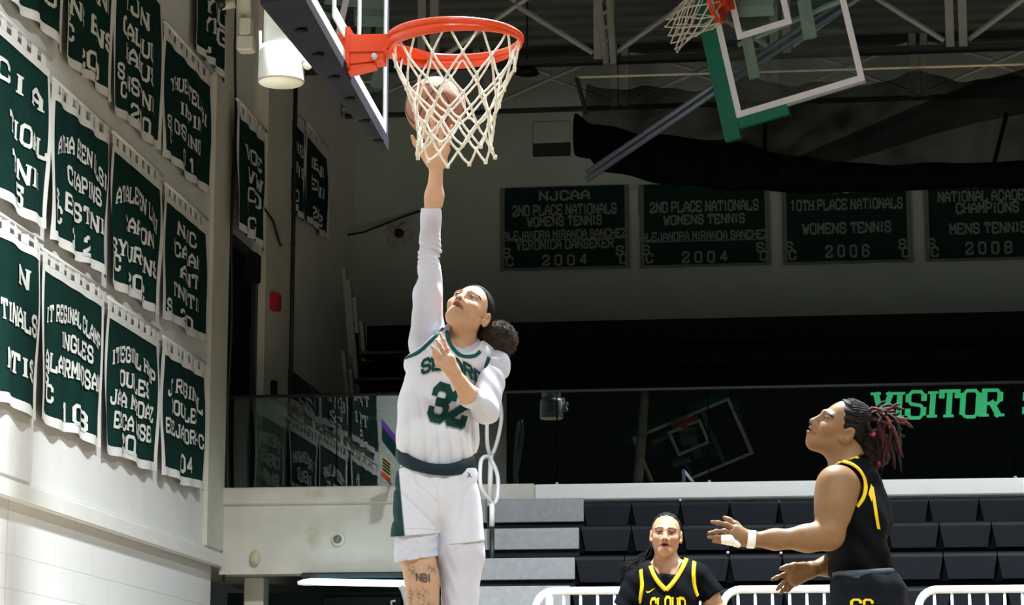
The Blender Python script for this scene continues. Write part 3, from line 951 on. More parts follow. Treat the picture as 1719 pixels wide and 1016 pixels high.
# bottom row
banner(12.9, 14.36, 2.62, 3.62, [('N', .78, .74, .14, .15), ('TINALS', .72, .48, .14, .68), ('NTIS', .74, .20, .14, .55)], BW + 'bottom row, at the left edge, reading NTIS', gC, XW + .03, .15)
banner(14.47, 15.80, 2.63, 3.60, [('IT REGINAL CLAMP', .5, .66, .12, 1.2, .10), ('INGLES', .55, .53, .12, .70), ('ALADRMNDSAN', .5, .35, .13, 1.2)] + SCL(.12, .17) + [('103', .55, .06, .14, .55)], BW + 'bottom row, with the number 103', gC, XW, .3)
banner(15.88, 17.16, 2.62, 3.56, [('IT REGIONL HAMP', .5, .66, .12, 1.15, .10), ('IOUBLES', .5, .52, .12, .74), ('JANA MIRDANZ', .5, .36, .12, 1.15), ('ERICA DNSER', .5, .20, .12, 1.0), ('201', .45, .04, .14, .5)], BW + 'bottom row, five text lines ending in 201', gC, XW, .55)
banner(17.28, 18.52, 2.63, 3.54, [('JT REGINAL', .5, .66, .12, 1.1, .10), ('DOUBLES', .5, .52, .12, .76), ('ELEJANDRA-C', .5, .34, .12, 1.15), ('04', .55, .10, .14, .30)], BW + 'bottom row, last before the corner, reading 04', gC, XW, .85)
# beyond the corner
banner(19.05, 20.1, 4.82, 5.78, [('VOE', .55, .66, .13, .6), ('VW', .6, .48, .13, .5), ('CO', .6, .32, .13, .4), ('S', .35, .18, .13, .12), ('C', .5, .06, .13, .12)], 'dim green banner just beyond the corner conduit over the dark doorway', gD, XW + .08, .2)
banner(21.15, 22.05, 5.50, 6.36, [('WENS', .5, .66, .12, .7), ('TENNIS', .5, .42, .12, .75), ('201', .5, .10, .12, .4)], 'dim green banner right of the wall pipe, nearer of a pair', gD, XW, .3)
banner(22.10, 23.1, 5.54, 6.38, [('MENS', .5, .66, .12, .7), ('TENNIS', .5, .42, .12, .75), ('202', .5, .10, .12, .4)], 'dim green banner right of the wall pipe, farther of a pair', gD, XW, .6)
tag(MB().box((XW, 19.85, 4.52), (XW + .12, 20.0, 4.76), .01).build('wall_box', M_BLACK, None), 'small black box on the wall under the dim banner by the corner', 'box')


def far_banner(xa, xb, lines, label, line_px):
    """banners on the far wall, x along the wall"""
    p, q = PA(xa, 318, 1, YF - .05), PA(xb, 450 - (xa - 840) * .022, 1, YF - .05)
    x0, x1, z0, z1 = p[0], q[0], q[2], q[2] + .86
    t = thing('banner', label, 'banner', ((x0 + x1) / 2, YF - .05, z0), gE)
    Wd, H = x1 - x0, z1 - z0
    def at(u, v, e=0.0):
        return np.array([x0 + u * Wd, YF - .05 - e - .008 * math.sin(2 * math.pi * 3 * u) * (1 - v), z0 + v * H])
    MB().grid(at, 30, 4).build('cloth', M_GREEN, t, True)
    e = .045
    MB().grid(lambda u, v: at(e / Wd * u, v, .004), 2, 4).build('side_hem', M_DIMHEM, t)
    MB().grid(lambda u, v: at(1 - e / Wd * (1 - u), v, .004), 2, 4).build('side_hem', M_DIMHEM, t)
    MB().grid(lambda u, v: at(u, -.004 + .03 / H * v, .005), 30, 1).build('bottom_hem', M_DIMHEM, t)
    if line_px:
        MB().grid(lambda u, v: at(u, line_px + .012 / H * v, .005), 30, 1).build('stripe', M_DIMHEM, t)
    mb = MB()
    for (s, uc, vc, h, wd) in lines:
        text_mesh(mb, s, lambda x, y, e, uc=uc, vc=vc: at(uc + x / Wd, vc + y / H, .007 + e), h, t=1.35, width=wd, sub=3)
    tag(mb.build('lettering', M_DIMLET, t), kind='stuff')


M_DIMHEM = mat('dimmed banner hem', (.16, .18, .16), .8, var=.05)  # dim copy of the white hem, the far wall's gloom put into its colour
M_DIMLET = mat('dimmed banner letters', (.20, .235, .21), .85, var=.05)  # banner letters darkened likewise, low light put into the colour
fs = [('S', .05, .16, .09, .06), ('C', .075, .06, .09, .06), ('S', .925, .16, .09, .06), ('C', .95, .06, .09, .06)]
far_banner(840, 1057, [('NJCAA', .5, .84, .09, .50), ('2ND PLACE NATIONALS', .5, .66, .10, 1.05), ('WOMENS TENNIS', .5, .53, .09, .75), ('ALEJANDRA MIRANDA SANCHEZ', .5, .375, .08, 1.24), ('VERONICA DANSEKER', .5, .25, .09, .98), ('2 0 0 4', .5, .055, .10, .44)] + fs, 'dim green far wall banner for 2nd place nationals with two names', .355)
far_banner(1073, 1293, [('2ND PLACE NATIONALS', .5, .66, .10, 1.08), ('WOMENS TENNIS', .5, .51, .09, .80), ('ALEJANDRA MIRANDA SANCHEZ', .5, .32, .08, 1.26), ('2 0 0 4', .5, .055, .10, .44)] + fs, 'dim green far wall banner for 2nd place nationals with one name', .30)
far_banner(1312, 1532, [('NJCAA', .5, .84, .09, .50), ('10TH PLACE NATIONALS', .5, .64, .10, 1.10), ('WOMENS TENNIS', .5, .36, .10, .86), ('2 0 0 6', .5, .08, .11, .42)] + fs, 'dim green far wall banner reading 10th place nationals', 0)
far_banner(1550, 1768, [('NJCAA', .5, .86, .09, .50), ('NATIONAL ACADEMIC', .52, .70, .10, 1.0), ('CHAMPIONS', .5, .56, .10, .60), ('MENS TENNIS', .5, .32, .10, .74), ('2 0 0 8', .5, .08, .11, .44)] + fs, 'dim green far wall banner reading national academic champions', 0)
# ================================================================== HOOPS
def frame_pt(o, u, v, n):
    o, u, v, n = (np.array(a, float) for a in (o, u, v, n))
    return lambda a, b, c: o + u * a + v * b + n * c


def rim_and_net(root, P, jit, cord_r, net_fall=None, flange=True, cords=12):
    """P(a, b, c): a along board, b up, c out from the face; rim centre at (0, .15, .381)"""
    ctr = P(0, .15, .381)
    ax, nz, up = P(1, 0, 0) - P(0, 0, 0), P(0, 0, 1) - P(0, 0, 0), P(0, 1, 0) - P(0, 0, 0)
    Rr = .2285
    ring = [ctr + Rr * (math.cos(2 * math.pi * k / 48) * nz + math.sin(2 * math.pi * k / 48) * ax) for k in range(48)]
    m = MB().tube(ring, .0125, 10, closed=True)
    m.build('rim', M_ORANGE, root, True)
    if flange:
        V, Fq = [], []
        n = 64
        for k in range(n + 1):
            a = 2 * math.pi * k / n
            hgt = .012 + .036 * (0.5 - 0.5 * math.cos(a)) ** .6
            for (r, h) in ((Rr - .004, 0), (Rr + .006, 0), (Rr + .006, -hgt), (Rr - .004, -hgt)):
                V.append(ctr + r * (math.cos(a) * nz + math.sin(a) * ax) + up * (h - .004))
        for k in range(n):
            for j in range(4):
                Fq.append((4 * k + j, 4 * k + (j + 1) % 4, 4 * k + 4 + (j + 1) % 4, 4 * k + 4 + j))
        MB().add(V, Fq).build('flange', M_ORANGE, root, True)
    # bracket: mounting plate, two-piece arm, gusset
    def bx(a0, a1, b0, b1, c0, c1, c2=None, b2=None):
        return [P(a0, b0, c0), P(a1, b0, c0), P(a1, b0 if b2 is None else b2, c1), P(a0, b0 if b2 is None else b2, c1),
                P(a0, b1, c0), P(a1, b1, c0), P(a1, b1, c1), P(a0, b1, c1)]
    MB().hexa(bx(-.05, .05, .10, .162, .0, .17)).build('arm', M_ORANGE, root)
    MB().hexa(bx(-.055, .055, .045, .19, .0, .018)).build('mounting_plate', M_ORANGE, root)
    MB().hexa(bx(-.043, .043, .058, .103, .0, .135, None, .07)).build('arm_base', M_ORANGE, root)
    MB().hexa(bx(-.036, .036, .03, .062, .0, .105, None, .055)).build('gusset', M_ORANGE, root)
    for s in (-1, 1):
        MB().prism([P(s * .046, .158, .13), P(s * .10, .160, .19), P(s * .19, .155, .28), P(s * .18, .128, .28), P(s * .09, .115, .185), P(s * .046, .105, .14)], ax * (.012 * -s)).build('side_arm', M_ORANGE, root)
    MB().lathe([(.012, 0), (.012, .01), (0, .014)], P(-.0435, .082, .105), 8, nz, up, -ax).build('bolt', M_WHITE, root, True)
    # net
    lev = [(.226, -.006), (.203, -.105), (.172, -.175), (.150, -.230), (.136, -.280), (.128, -.325), (.128, -.372), (.137, -.415)]
    if net_fall is None:
        net_fall = -up
    net = MB()
    rnd = random.Random(jit)
    J = {}
    def node(i, l):
        key = (i % 24, l)
        if key not in J:
            r, h = lev[l]
            a = 2 * math.pi * (i % 24) / 24
            jr = 0 if l == 0 else .007
            J[key] = (ctr + r * (math.cos(a) * nz + math.sin(a) * ax) + net_fall * (-h) + np.array([rnd.uniform(-jr, jr), rnd.uniform(-jr, jr), rnd.uniform(-jr, jr) * 1.3]))
        return J[key]
    L = len(lev)
    for k in range(cords):
        for sgn in (1, -1):
            pts = [node(2 * k + sgn * l, l) for l in range(L)]
            # soften: insert midpoints with slight slack
            P2 = []
            for a_, b_ in zip(pts[:-1], pts[1:]):
                P2 += [a_, (a_ + b_) / 2 + np.array([rnd.uniform(-.003, .003), rnd.uniform(-.003, .003), -.002])]
            P2.append(pts[-1])
            e = P2[0] + up * .018
            net.tube([e] + P2, cord_r, 5)
        # loop over the hook
    for k in range(24):
        if (k + L - 1) % 2 == 0:
            c_ = node(k, L - 1)
            net.tube([c_ + up * .008, c_ - up * .006], cord_r * 1.7, 6)
    for l in range(1, L - 1):
        for k in range(24):
            if (k + l) % 2 == 0:
                c_ = node(k, l)
                net.tube([c_ + up * .009, c_ - up * .009], cord_r * 1.5, 6)
    net.build('net', M_CORD, root, True)
    return ctr


def board_lines(root, P, w, h, m=M_WLINE, off=.003):
    b = .05
    def strip(name, a0, a1, b0, b1):
        MB().hexa([P(a0, b0, off - .002), P(a1, b0, off - .002), P(a1, b0, off), P(a0, b0, off), P(a0, b1, off - .002), P(a1, b1, off - .002), P(a1, b1, off), P(a0, b1, off)]).build(name, m, root)
    strip('border_line', -w, w, .0, b)
    strip('border_line', -w, w, h - b, h)
    strip('border_line', -w, -w + b, b, h - b)
    strip('border_line', w - b, w, b, h - b)
    strip('target_line', -.305, .305, .15, .20)
    strip('target_line', -.305, .305, .56, .61)
    strip('target_line', -.305, -.255, .20, .56)
    strip('target_line', .255, .305, .20, .56)


# main hoop: board nearly in line with the view
hp = thing('basketball_hoop', 'basketball hoop with orange rim and cream net above the leaping player', 'hoop', PX(585, 80, 8.35))
RC = PX(764, 66, 8.4)                       # rim centre
yaw = math.radians(2.0)
n_ = np.array([math.cos(yaw), math.sin(yaw), 0.0])
u_ = np.array([-n_[1], n_[0], 0.0])          # towards the far edge
P1 = frame_pt(RC - n_ * .381 - Z_ * .15, u_, Z_, n_)      # board reference: rim level is b = .15
B0, UF = .055, .97
w_, h_ = .915, 1.07
def P1b(a, b, c):
    return P1(a * (UF / w_ if a > .4 else 1.0), b + B0, c)
MB().hexa([P1b(-w_, 0, -.012), P1b(w_, 0, -.012), P1b(w_, 0, 0), P1b(-w_, 0, 0), P1b(-w_, h_, -.012), P1b(w_, h_, -.012), P1b(w_, h_, 0), P1b(-w_, h_, 0)]).build('glass', M_BGLASS, hp)
board_lines(hp, lambda a, b, c: P1b(a, b if not .14 < b < .7 else b - B0, c), w_, h_)
# bottom pad (tapers towards the far corner) and frame
MB().hexa([P1b(-w_ - .02, -.055, -.125), P1b(w_ + .02, -.05, -.022), P1b(w_ + .02, -.05, .010), P1b(-w_ - .02, -.03, .010),
           P1b(-w_ - .02, .012, -.125), P1b(w_ + .02, .004, -.022), P1b(w_ + .02, .002, .010), P1b(-w_ - .02, .002, .010)]).build('pad', M_PAD, hp)
MB().hexa([P1b(w_, .0, -.03), P1b(w_ + .02, .0, -.03), P1b(w_ + .02, .0, .006), P1b(w_, .0, .006), P1b(w_, h_, -.03), P1b(w_ + .02, h_, -.03), P1b(w_ + .02, h_, .006), P1b(w_, h_, .006)]).build('side_frame', mat('blue grey frame', (.10, .13, .20), .4, .4), hp)
for k in range(6):
    MB().lathe([(.022, -.002), (.022, .004), (0, .004)], P1b(-.62 + .28 * k, -.047 - .0005 * k, -.052 + .009 * k), 12, u_, n_, -Z_).build('pad_hole', M_VOID, hp, True)
rim_and_net(hp, P1, 5, .0043)

# second hoop: folded up under the roof on the far side, its board lying on edge
def side_hoop(origin, u, v, n, label, loc, real=True, padded=True):
    t = thing('basketball_hoop', label, 'hoop', loc)
    P = frame_pt(origin, u, v, n)
    MB().hexa([P(-w_, 0, -.012), P(w_, 0, -.012), P(w_, 0, 0), P(-w_, 0, 0), P(-w_, h_, -.012), P(w_, h_, -.012), P(w_, h_, 0), P(-w_, h_, 0)]).build('glass', M_BGLASS, t)
    board_lines(t, P, w_, h_)
    MB().hexa([P(-w_ - .03, -.13, -.06), P(w_ + .16, -.13, -.06), P(w_ + .16, -.13, .012), P(-w_ - .03, -.13, .012), P(-w_ - .03, .0, -.06), P(w_ + .16, .0, -.06), P(w_ + .16, .0, .012), P(-w_ - .03, .0, .012)]).build('pad', M_PADG, t)
    for s in (1, -1):
        MB().hexa([P(s * w_, .0, -.06), P(s * (w_ + .085), .0, -.06), P(s * (w_ + .085), .0, .0), P(s * w_, .0, .0), P(s * w_, .42, -.06), P(s * (w_ + .085), .42, -.06), P(s * (w_ + .085), .42, .0), P(s * w_, .42, .0)]).build('pad', M_PADG, t)
        MB().hexa([P(s * w_, .42, -.03), P(s * (w_ + .022), .42, -.03), P(s * (w_ + .022), .42, .0), P(s * w_, .42, .0), P(s * w_, h_, -.03), P(s * (w_ + .022), h_, -.03), P(s * (w_ + .022), h_, .0), P(s * w_, h_, .0)]).build('frame', M_FRAME, t)
    # rear frame hardware seen through the glass
    def bar(a0, b0, a1, b1, wd, c=-.10):
        p, q = P(a0, b0, c), P(a1, b1, c)
        d = (q - p) / np.linalg.norm(q - p)
        MB().tube([p, q], wd, 4, flat=.6, up=n).build('bracket', M_CREAM, t)
    bar(.12, .72, .44, .70, .055)
    bar(.28, .20, .62, .19, .045)
    bar(-.10, .22, -.02, .75, .075)
    bar(.02, .16, .10, .48, .075)
    bar(-.4, .05, -.4, 1.0, .04)
    bar(.3, .1, .2, .98, .022, -.16)
    rim_and_net(t, P, 11, .0060, net_fall=(-v * .75 + np.array([0, 0, -.55]) - R_ * .1), flange=True)
    return t, P


def nrm(a):
    return np.array(a, float) / np.linalg.norm(a)


D2 = 19.2
k2 = D2 / FPX
tilt = math.radians(23)
ui = nrm(R_ * 30 - Z_ * 147)
vi = nrm(R_ * 200 + Z_ * 47)
vi = nrm(vi - ui * (vi @ ui))
ni = np.cross(ui, vi)
if ni @ F_ > 0:
    ni = -ni
n2 = nrm(ni * math.cos(tilt) - vi * math.sin(tilt))
v2 = nrm(vi * math.cos(tilt) + ni * math.sin(tilt))
O2 = PX(1195, 16, D2)
side_hoop(O2, ui, v2, n2, 'folded up glass hoop with green corner pad under the roof', O2)
# its paired brace tubes
br = thing('brace_tubes', 'pair of long grey tubes slanting up behind the folded glass hoop', 'brace', PX(1010, 280, 19.9))
for dy in (-6.5, 6.5):
    MB().tube([PX(985, 296 + dy * .9, 20.25), PX(1230, 129 + dy, 19.6), PX(1460, -22 + dy * 1.1, 19.3), PX(1600, -112 + dy, 19.1)], .023, 10).build('tube', mat('zinc tube', (.20, .23, .31), .4, .3, var=.06), br, True)

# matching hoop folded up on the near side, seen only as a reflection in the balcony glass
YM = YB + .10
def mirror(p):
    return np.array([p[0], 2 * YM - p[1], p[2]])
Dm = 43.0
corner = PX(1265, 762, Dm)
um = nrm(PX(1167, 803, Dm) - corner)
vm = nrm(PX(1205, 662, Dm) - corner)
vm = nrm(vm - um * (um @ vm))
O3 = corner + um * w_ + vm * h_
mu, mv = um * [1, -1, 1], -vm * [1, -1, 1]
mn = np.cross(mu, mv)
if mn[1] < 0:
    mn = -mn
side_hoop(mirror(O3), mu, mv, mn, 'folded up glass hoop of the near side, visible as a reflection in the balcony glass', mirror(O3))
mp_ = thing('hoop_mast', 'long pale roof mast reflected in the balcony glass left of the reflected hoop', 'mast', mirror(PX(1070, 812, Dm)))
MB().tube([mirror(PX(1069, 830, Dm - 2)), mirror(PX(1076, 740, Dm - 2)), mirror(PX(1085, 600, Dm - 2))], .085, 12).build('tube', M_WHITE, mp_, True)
# ================================================================== SMOOTH BODIES (distance fields -> one continuous mesh)
class Sdf:
    def __init__(s):
        s.p = []          # (fn, k, op, centre, bound radius)
        s.post = None

    def cap(s, a, b, ra, rb, k=.02, op='u', sq=None):
        """tapered capsule; sq=(axis, factor) stretches its radius along axis"""
        a, b = np.array(a, float), np.array(b, float)
        ab = b - a
        L2 = max(ab @ ab, 1e-12)
        if sq is not None:
            n, fac = np.array(sq[0], float), sq[1]
        def fn(P):
            q = P - a
            t = np.clip(q @ ab / L2, 0, 1)
            w = q - t[:, None] * ab
            if sq is not None:
                w = w + (w @ n)[:, None] * n * (1 / fac - 1)
            return np.sqrt((w * w).sum(1)) - (ra + t * (rb - ra))
        br = max(ra, rb) * max(1.0, sq[1] if sq is not None else 1) + math.sqrt(L2) / 2
        s.p.append((fn, k, op, (a + b) / 2, br, a, b, max(ra, rb) * max(1.0, sq[1] if sq is not None else 1)))
        return s

    def chain(s, pts, radii, k=.008, **kw):
        for i in range(len(pts) - 1):
            s.cap(pts[i], pts[i + 1], radii[i], radii[i + 1], k, **kw)
        return s

    def ell(s, c, r, ax=None, k=.02, op='u'):
        c, r = np.array(c, float), np.array(r, float)
        A = np.eye(3) if ax is None else np.array(ax, float)
        def fn(P):
            q = (P - c) @ A.T
            k0 = np.sqrt(((q / r) ** 2).sum(1)) + 1e-9
            k1 = np.sqrt(((q / (r * r)) ** 2).sum(1)) + 1e-9
            return k0 * (k0 - 1) / k1
        s.p.append((fn, k, op, c, r.max(), c, c, r.max()))
        return s

    def half(s, p0, n, k=.002):
        """keep the side where (p-p0).n < 0"""
        p0, n = np.array(p0, float), np.array(n, float)
        n = n / np.linalg.norm(n)
        s.p.append((lambda P: (P - p0) @ n, k, 'i', None, 0, None, None, 0))
        return s

    def ev(s, P, idx=None):
        d = np.full(len(P), 1.0)
        for i, pr in enumerate(s.p):
            if idx is not None and not idx[i]:
                continue
            g = pr[0](P)
            k = pr[1]
            if pr[2] == 'u':
                h = np.maximum(k - np.abs(d - g), 0) / k
                d = np.minimum(d, g) - h * h * k * .25
            elif pr[2] == 's':
                g = -g
                h = np.maximum(k - np.abs(d - g), 0) / k
                d = np.maximum(d, g) + h * h * k * .25
            else:
                d = np.maximum(d, g)
        if s.post is not None:
            d = d + s.post(P)
        return d

    def cover(s, P):
        """(distance to the uncut garment, largest cut value: negative where the garment covers)"""
        d, c = np.full(len(P), 1.0), np.full(len(P), -1.0)
        for pr in s.p:
            g = pr[0](P)
            if pr[2] == 'u':
                h = np.maximum(pr[1] - np.abs(d - g), 0) / pr[1]
                d = np.minimum(d, g) - h * h * pr[1] * .25
            else:
                c = np.maximum(c, g if pr[2] == 'i' else -g)
        return d + (s.post(P) if s.post is not None else 0), c

    def mesh(s, h=.004, pad=.03):
        un = [pr for pr in s.p if pr[2] == 'u']
        lo = np.min([np.minimum(pr[5], pr[6]) - pr[7] for pr in un], 0) - pad
        hi = np.max([np.maximum(pr[5], pr[6]) + pr[7] for pr in un], 0) + pad
        B = 16
        nb = np.ceil((hi - lo) / (h * B)).astype(int)
        n = nb * B
        V = np.full(n, 1.0, np.float32)
        hd = h * B * .5 * math.sqrt(3) + h
        g = np.stack(np.meshgrid(*[np.arange(B)] * 3, indexing='ij'), -1).reshape(-1, 3)
        for bx in range(nb[0]):
            for by in range(nb[1]):
                for bz in range(nb[2]):
                    o = np.array((bx, by, bz)) * B
                    c = lo + (o + (B - 1) / 2) * h
                    act, hit = [], False
                    for pr in s.p:
                        if pr[2] == 'i':
                            act.append(True)
                            continue
                        ab = pr[6] - pr[5]
                        t = min(1, max(0, (c - pr[5]) @ ab / max(ab @ ab, 1e-12)))
                        dd = np.linalg.norm(c - pr[5] - t * ab) - pr[7]
                        a_ = dd < hd + pr[1] + .012
                        act.append(a_)
                        hit = hit or (a_ and pr[2] == 'u')
                    if hit:
                        V[o[0]:o[0] + B, o[1]:o[1] + B, o[2]:o[2] + B] = s.ev(lo + (g + o) * h, act).reshape(B, B, B)
        return surface_nets(V, lo, h)


def surface_nets(V, lo, h):
    ins = V < 0
    nx, ny, nz = V.shape
    cnt = np.zeros((nx - 1, ny - 1, nz - 1), np.int8)
    offs = [(i, j, k) for i in (0, 1) for j in (0, 1) for k in (0, 1)]
    for (i, j, k) in offs:
        cnt += ins[i:nx - 1 + i, j:ny - 1 + j, k:nz - 1 + k]
    I = np.argwhere((cnt > 0) & (cnt < 8))
    lin = (I[:, 0] * (ny - 1) + I[:, 1]) * (nz - 1) + I[:, 2]
    cv = {o: V[I[:, 0] + o[0], I[:, 1] + o[1], I[:, 2] + o[2]].astype(float) for o in offs}
    acc = np.zeros((len(I), 3))
    num = np.zeros(len(I))
    for o in offs:
        for ax in range(3):
            if o[ax] == 0:
                o2 = tuple(1 if q == ax else o[q] for q in range(3))
                a, b = cv[o], cv[o2]
                m = (a < 0) != (b < 0)
                t = np.where(m, a / np.where(m, a - b, 1), 0)
                p = np.tile(np.array(o, float), (len(I), 1))
                p[:, ax] += t
                acc[m] += p[m]
                num[m] += 1
    verts = lo + (I + acc / num[:, None]) * h
    faces = []
    for ax in range(3):
        u, w = [(1, 2), (2, 0), (0, 1)][ax]
        sl0 = [slice(None)] * 3
        sl1 = [slice(None)] * 3
        sl0[ax], sl1[ax] = slice(0, -1), slice(1, None)
        a, b = ins[tuple(sl0)], ins[tuple(sl1)]
        E = np.argwhere(a != b)
        dims = np.array((nx - 1, ny - 1, nz - 1))
        ok = (E[:, u] > 0) & (E[:, w] > 0) & (E[:, u] < dims[u]) & (E[:, w] < dims[w])
        E = E[ok]
        flip = a[tuple(E.T)]
        q = []
        for (du, dw) in ((-1, -1), (0, -1), (0, 0), (-1, 0)):
            c = E.copy()
            c[:, u] += du
            c[:, w] += dw
            q.append(np.searchsorted(lin, (c[:, 0] * (ny - 1) + c[:, 1]) * (nz - 1) + c[:, 2]))
        q = np.stack(q, 1)
        q[~flip] = q[~flip][:, ::-1]
        faces.append(q)
    return verts, np.concatenate(faces)


def tuck(VQ, garments, gap=.005, skip=None):
    """draw a surface in beneath the cloth that covers it"""
    V, Q = VQ
    V = V.copy()
    for g in garments:
        for _ in range(2):
            fn = np.cross(V[Q[:, 2]] - V[Q[:, 0]], V[Q[:, 3]] - V[Q[:, 1]])
            N = np.zeros_like(V)
            for k in range(4):
                np.add.at(N, Q[:, k], fn)
            N /= np.linalg.norm(N, axis=1)[:, None] + 1e-12
            lo = np.min([pr[3] - pr[4] for pr in g.p if pr[2] == 'u'], 0) - .03
            hi = np.max([pr[3] + pr[4] for pr in g.p if pr[2] == 'u'], 0) + .03
            I = np.where(((V > lo) & (V < hi)).all(1))[0]
            if not len(I):
                continue
            d, c = g.cover(V[I])
            m = (c < .001) & (d > -gap) & (d < .016)
            if skip is not None:
                m &= ~skip(V[I])
            V[I[m]] -= N[I[m]] * (d[m] + gap)[:, None]
    return V, Q


def fast_mesh(name, V, Q, m, parent, tint=None, smooth_it=1):
    # light relaxation takes the lattice out of the surface
    for _ in range(smooth_it):
        acc = np.zeros_like(V)
        num = np.zeros(len(V))
        for a, b in ((0, 1), (1, 2), (2, 3), (3, 0)):
            np.add.at(acc, Q[:, a], V[Q[:, b]])
            np.add.at(num, Q[:, a], 1)
        V = V * .5 + acc / np.maximum(num, 1)[:, None] * .5
    me = bpy.data.meshes.new(name)
    me.vertices.add(len(V))
    me.vertices.foreach_set('co', V.astype(np.float32).ravel())
    me.loops.add(len(Q) * 4)
    me.loops.foreach_set('vertex_index', Q.astype(np.int32).ravel())
    me.polygons.add(len(Q))
    me.polygons.foreach_set('loop_start', np.arange(0, len(Q) * 4, 4, dtype=np.int32))
    me.polygons.foreach_set('loop_total', np.full(len(Q), 4, np.int32))
    me.polygons.foreach_set('use_smooth', np.ones(len(Q), bool))
    me.materials.append(m)
    me.update(calc_edges=True)
    if tint is not None:
        c = np.ones((len(V), 4), np.float32)
        c[:, :3] = tint(V)
        at = me.color_attributes.new('tint', 'FLOAT_COLOR', 'POINT')
        at.data.foreach_set('color', c.ravel())
    o = bpy.data.objects.new(name, me)
    COL.objects.link(o)
    adopt(o, parent)
    return o, V, Q


class Skin:
    """ray target made of garments and body: decals are laid on real surfaces"""
    def __init__(s, *VQ):
        V, Q, k = [], [], 0
        for v, q in VQ:
            V.append(v)
            Q.append(q + k)
            k += len(v)
        s.b = BVHTree.FromPolygons(np.concatenate(V).tolist(), np.concatenate(Q).tolist())

    def hit(s, px, py):
        r = ray(px, py)
        h = s.b.ray_cast(Vector(CAM), Vector(r).normalized())
        return (None, None) if h[0] is None else (np.array(h[0]), np.array(h[1]))

    def ribbon(s, name, pts, w, m, parent, closed=False, off=.003, step=3.0):
        P = []
        pts = [np.array(p, float) for p in pts]
        # Catmull-Rom through the points
        n = len(pts)
        for i in range(n - 1):
            p0, p1, p2, p3 = pts[max(i - 1, 0)], pts[i], pts[i + 1], pts[min(i + 2, n - 1)]
            c = max(2, int(np.linalg.norm(p2 - p1) / step))
            for j in range(c):
                t = j / c
                P.append(.5 * (2 * p1 + (p2 - p0) * t + (2 * p0 - 5 * p1 + 4 * p2 - p3) * t * t + (3 * p1 - p0 - 3 * p2 + p3) * t ** 3))
        P.append(pts[-1])
        H = [s.hit(*p) for p in P]
        H = [h for h in H if h[0] is not None]
        if len(H) < 3:
            return None
        C = np.array([h[0] for h in H])
        N = np.array([h[1] for h in H])
        for _ in range(2):
            C[1:-1] = (C[:-2] + 2 * C[1:-1] + C[2:]) / 4
            N[1:-1] = (N[:-2] + 2 * N[1:-1] + N[2:]) / 4
        T = np.gradient(C, axis=0)
        V, F4 = [], []
        for i in range(len(C)):
            t = T[i] / (np.linalg.norm(T[i]) + 1e-9)
            nn = N[i] / (np.linalg.norm(N[i]) + 1e-9)
            sd = np.cross(t, nn)
            sd /= np.linalg.norm(sd) + 1e-9
            for (a, b) in ((-1, -.6), (-.85, 1), (.85, 1), (1, -.6)):
                V.append(C[i] + sd * a * w + nn * (off * b))
        for i in range(len(C) - 1):
            for j in range(3):
                F4.append((4 * i + j, 4 * i + j + 1, 4 * i + j + 5, 4 * i + j + 4))
        return link_mesh(name, V, F4, m, parent, True)

    def text(s, name, txt, origin, ux, uy, height, m, parent, width=None, t=1.3, serif=.75, bend=None, off=.0035, gap=1.6):
        """letters in pixels: origin + x*ux + y*uy, then dropped on the surface"""
        o, ux, uy = np.array(origin, float), np.array(ux, float), np.array(uy, float)
        last = [None]
        def fn(x, y, e):
            p = o + ux * x + uy * y
            if bend is not None:
                p = p + bend(x)
            h, n = s.hit(*p)
            if h is None:
                h, n = (last[0] if last[0] is not None else (PX(p[0], p[1], 9.0), -F_))
            last[0] = (h, n)
            return h + n * (off + e) - F_ * .001
        text_mesh(None, txt, fn, height, t=t, serif=serif, width=width, sub=.8, gap=gap, each=lambda q: q.build(name, m, parent))


def eye_mesh(c, f, up, r, parent):
    """eyeball with white, iris, pupil"""
    f = nrm(f)
    x = nrm(np.cross(f, up))
    y = np.cross(x, f)
    V, Q, n, m_ = [], [], 20, 14
    for i in range(m_ + 1):
        a = math.pi * i / m_
        for j in range(n):
            b = 2 * math.pi * j / n
            V.append(np.array(c) + r * (math.cos(a) * f + math.sin(a) * (math.cos(b) * x + math.sin(b) * y)))
    for i in range(m_):
        for j in range(n):
            Q.append((i * n + j, i * n + (j + 1) % n, (i + 1) * n + (j + 1) % n, (i + 1) * n + j))
    tint = []
    for i in range(m_ + 1):
        t = (.01, .008, .006) if i < 2 else ((.05, .025, .012) if i < 4 else (.42, .40, .38))
        tint += [t] * n
    return link_mesh('eye', V, Q, M_EYE, parent, True, tint=np.array(tint))


M_EYE = mat('eye', (.6, .6, .6), .15, attr=True)


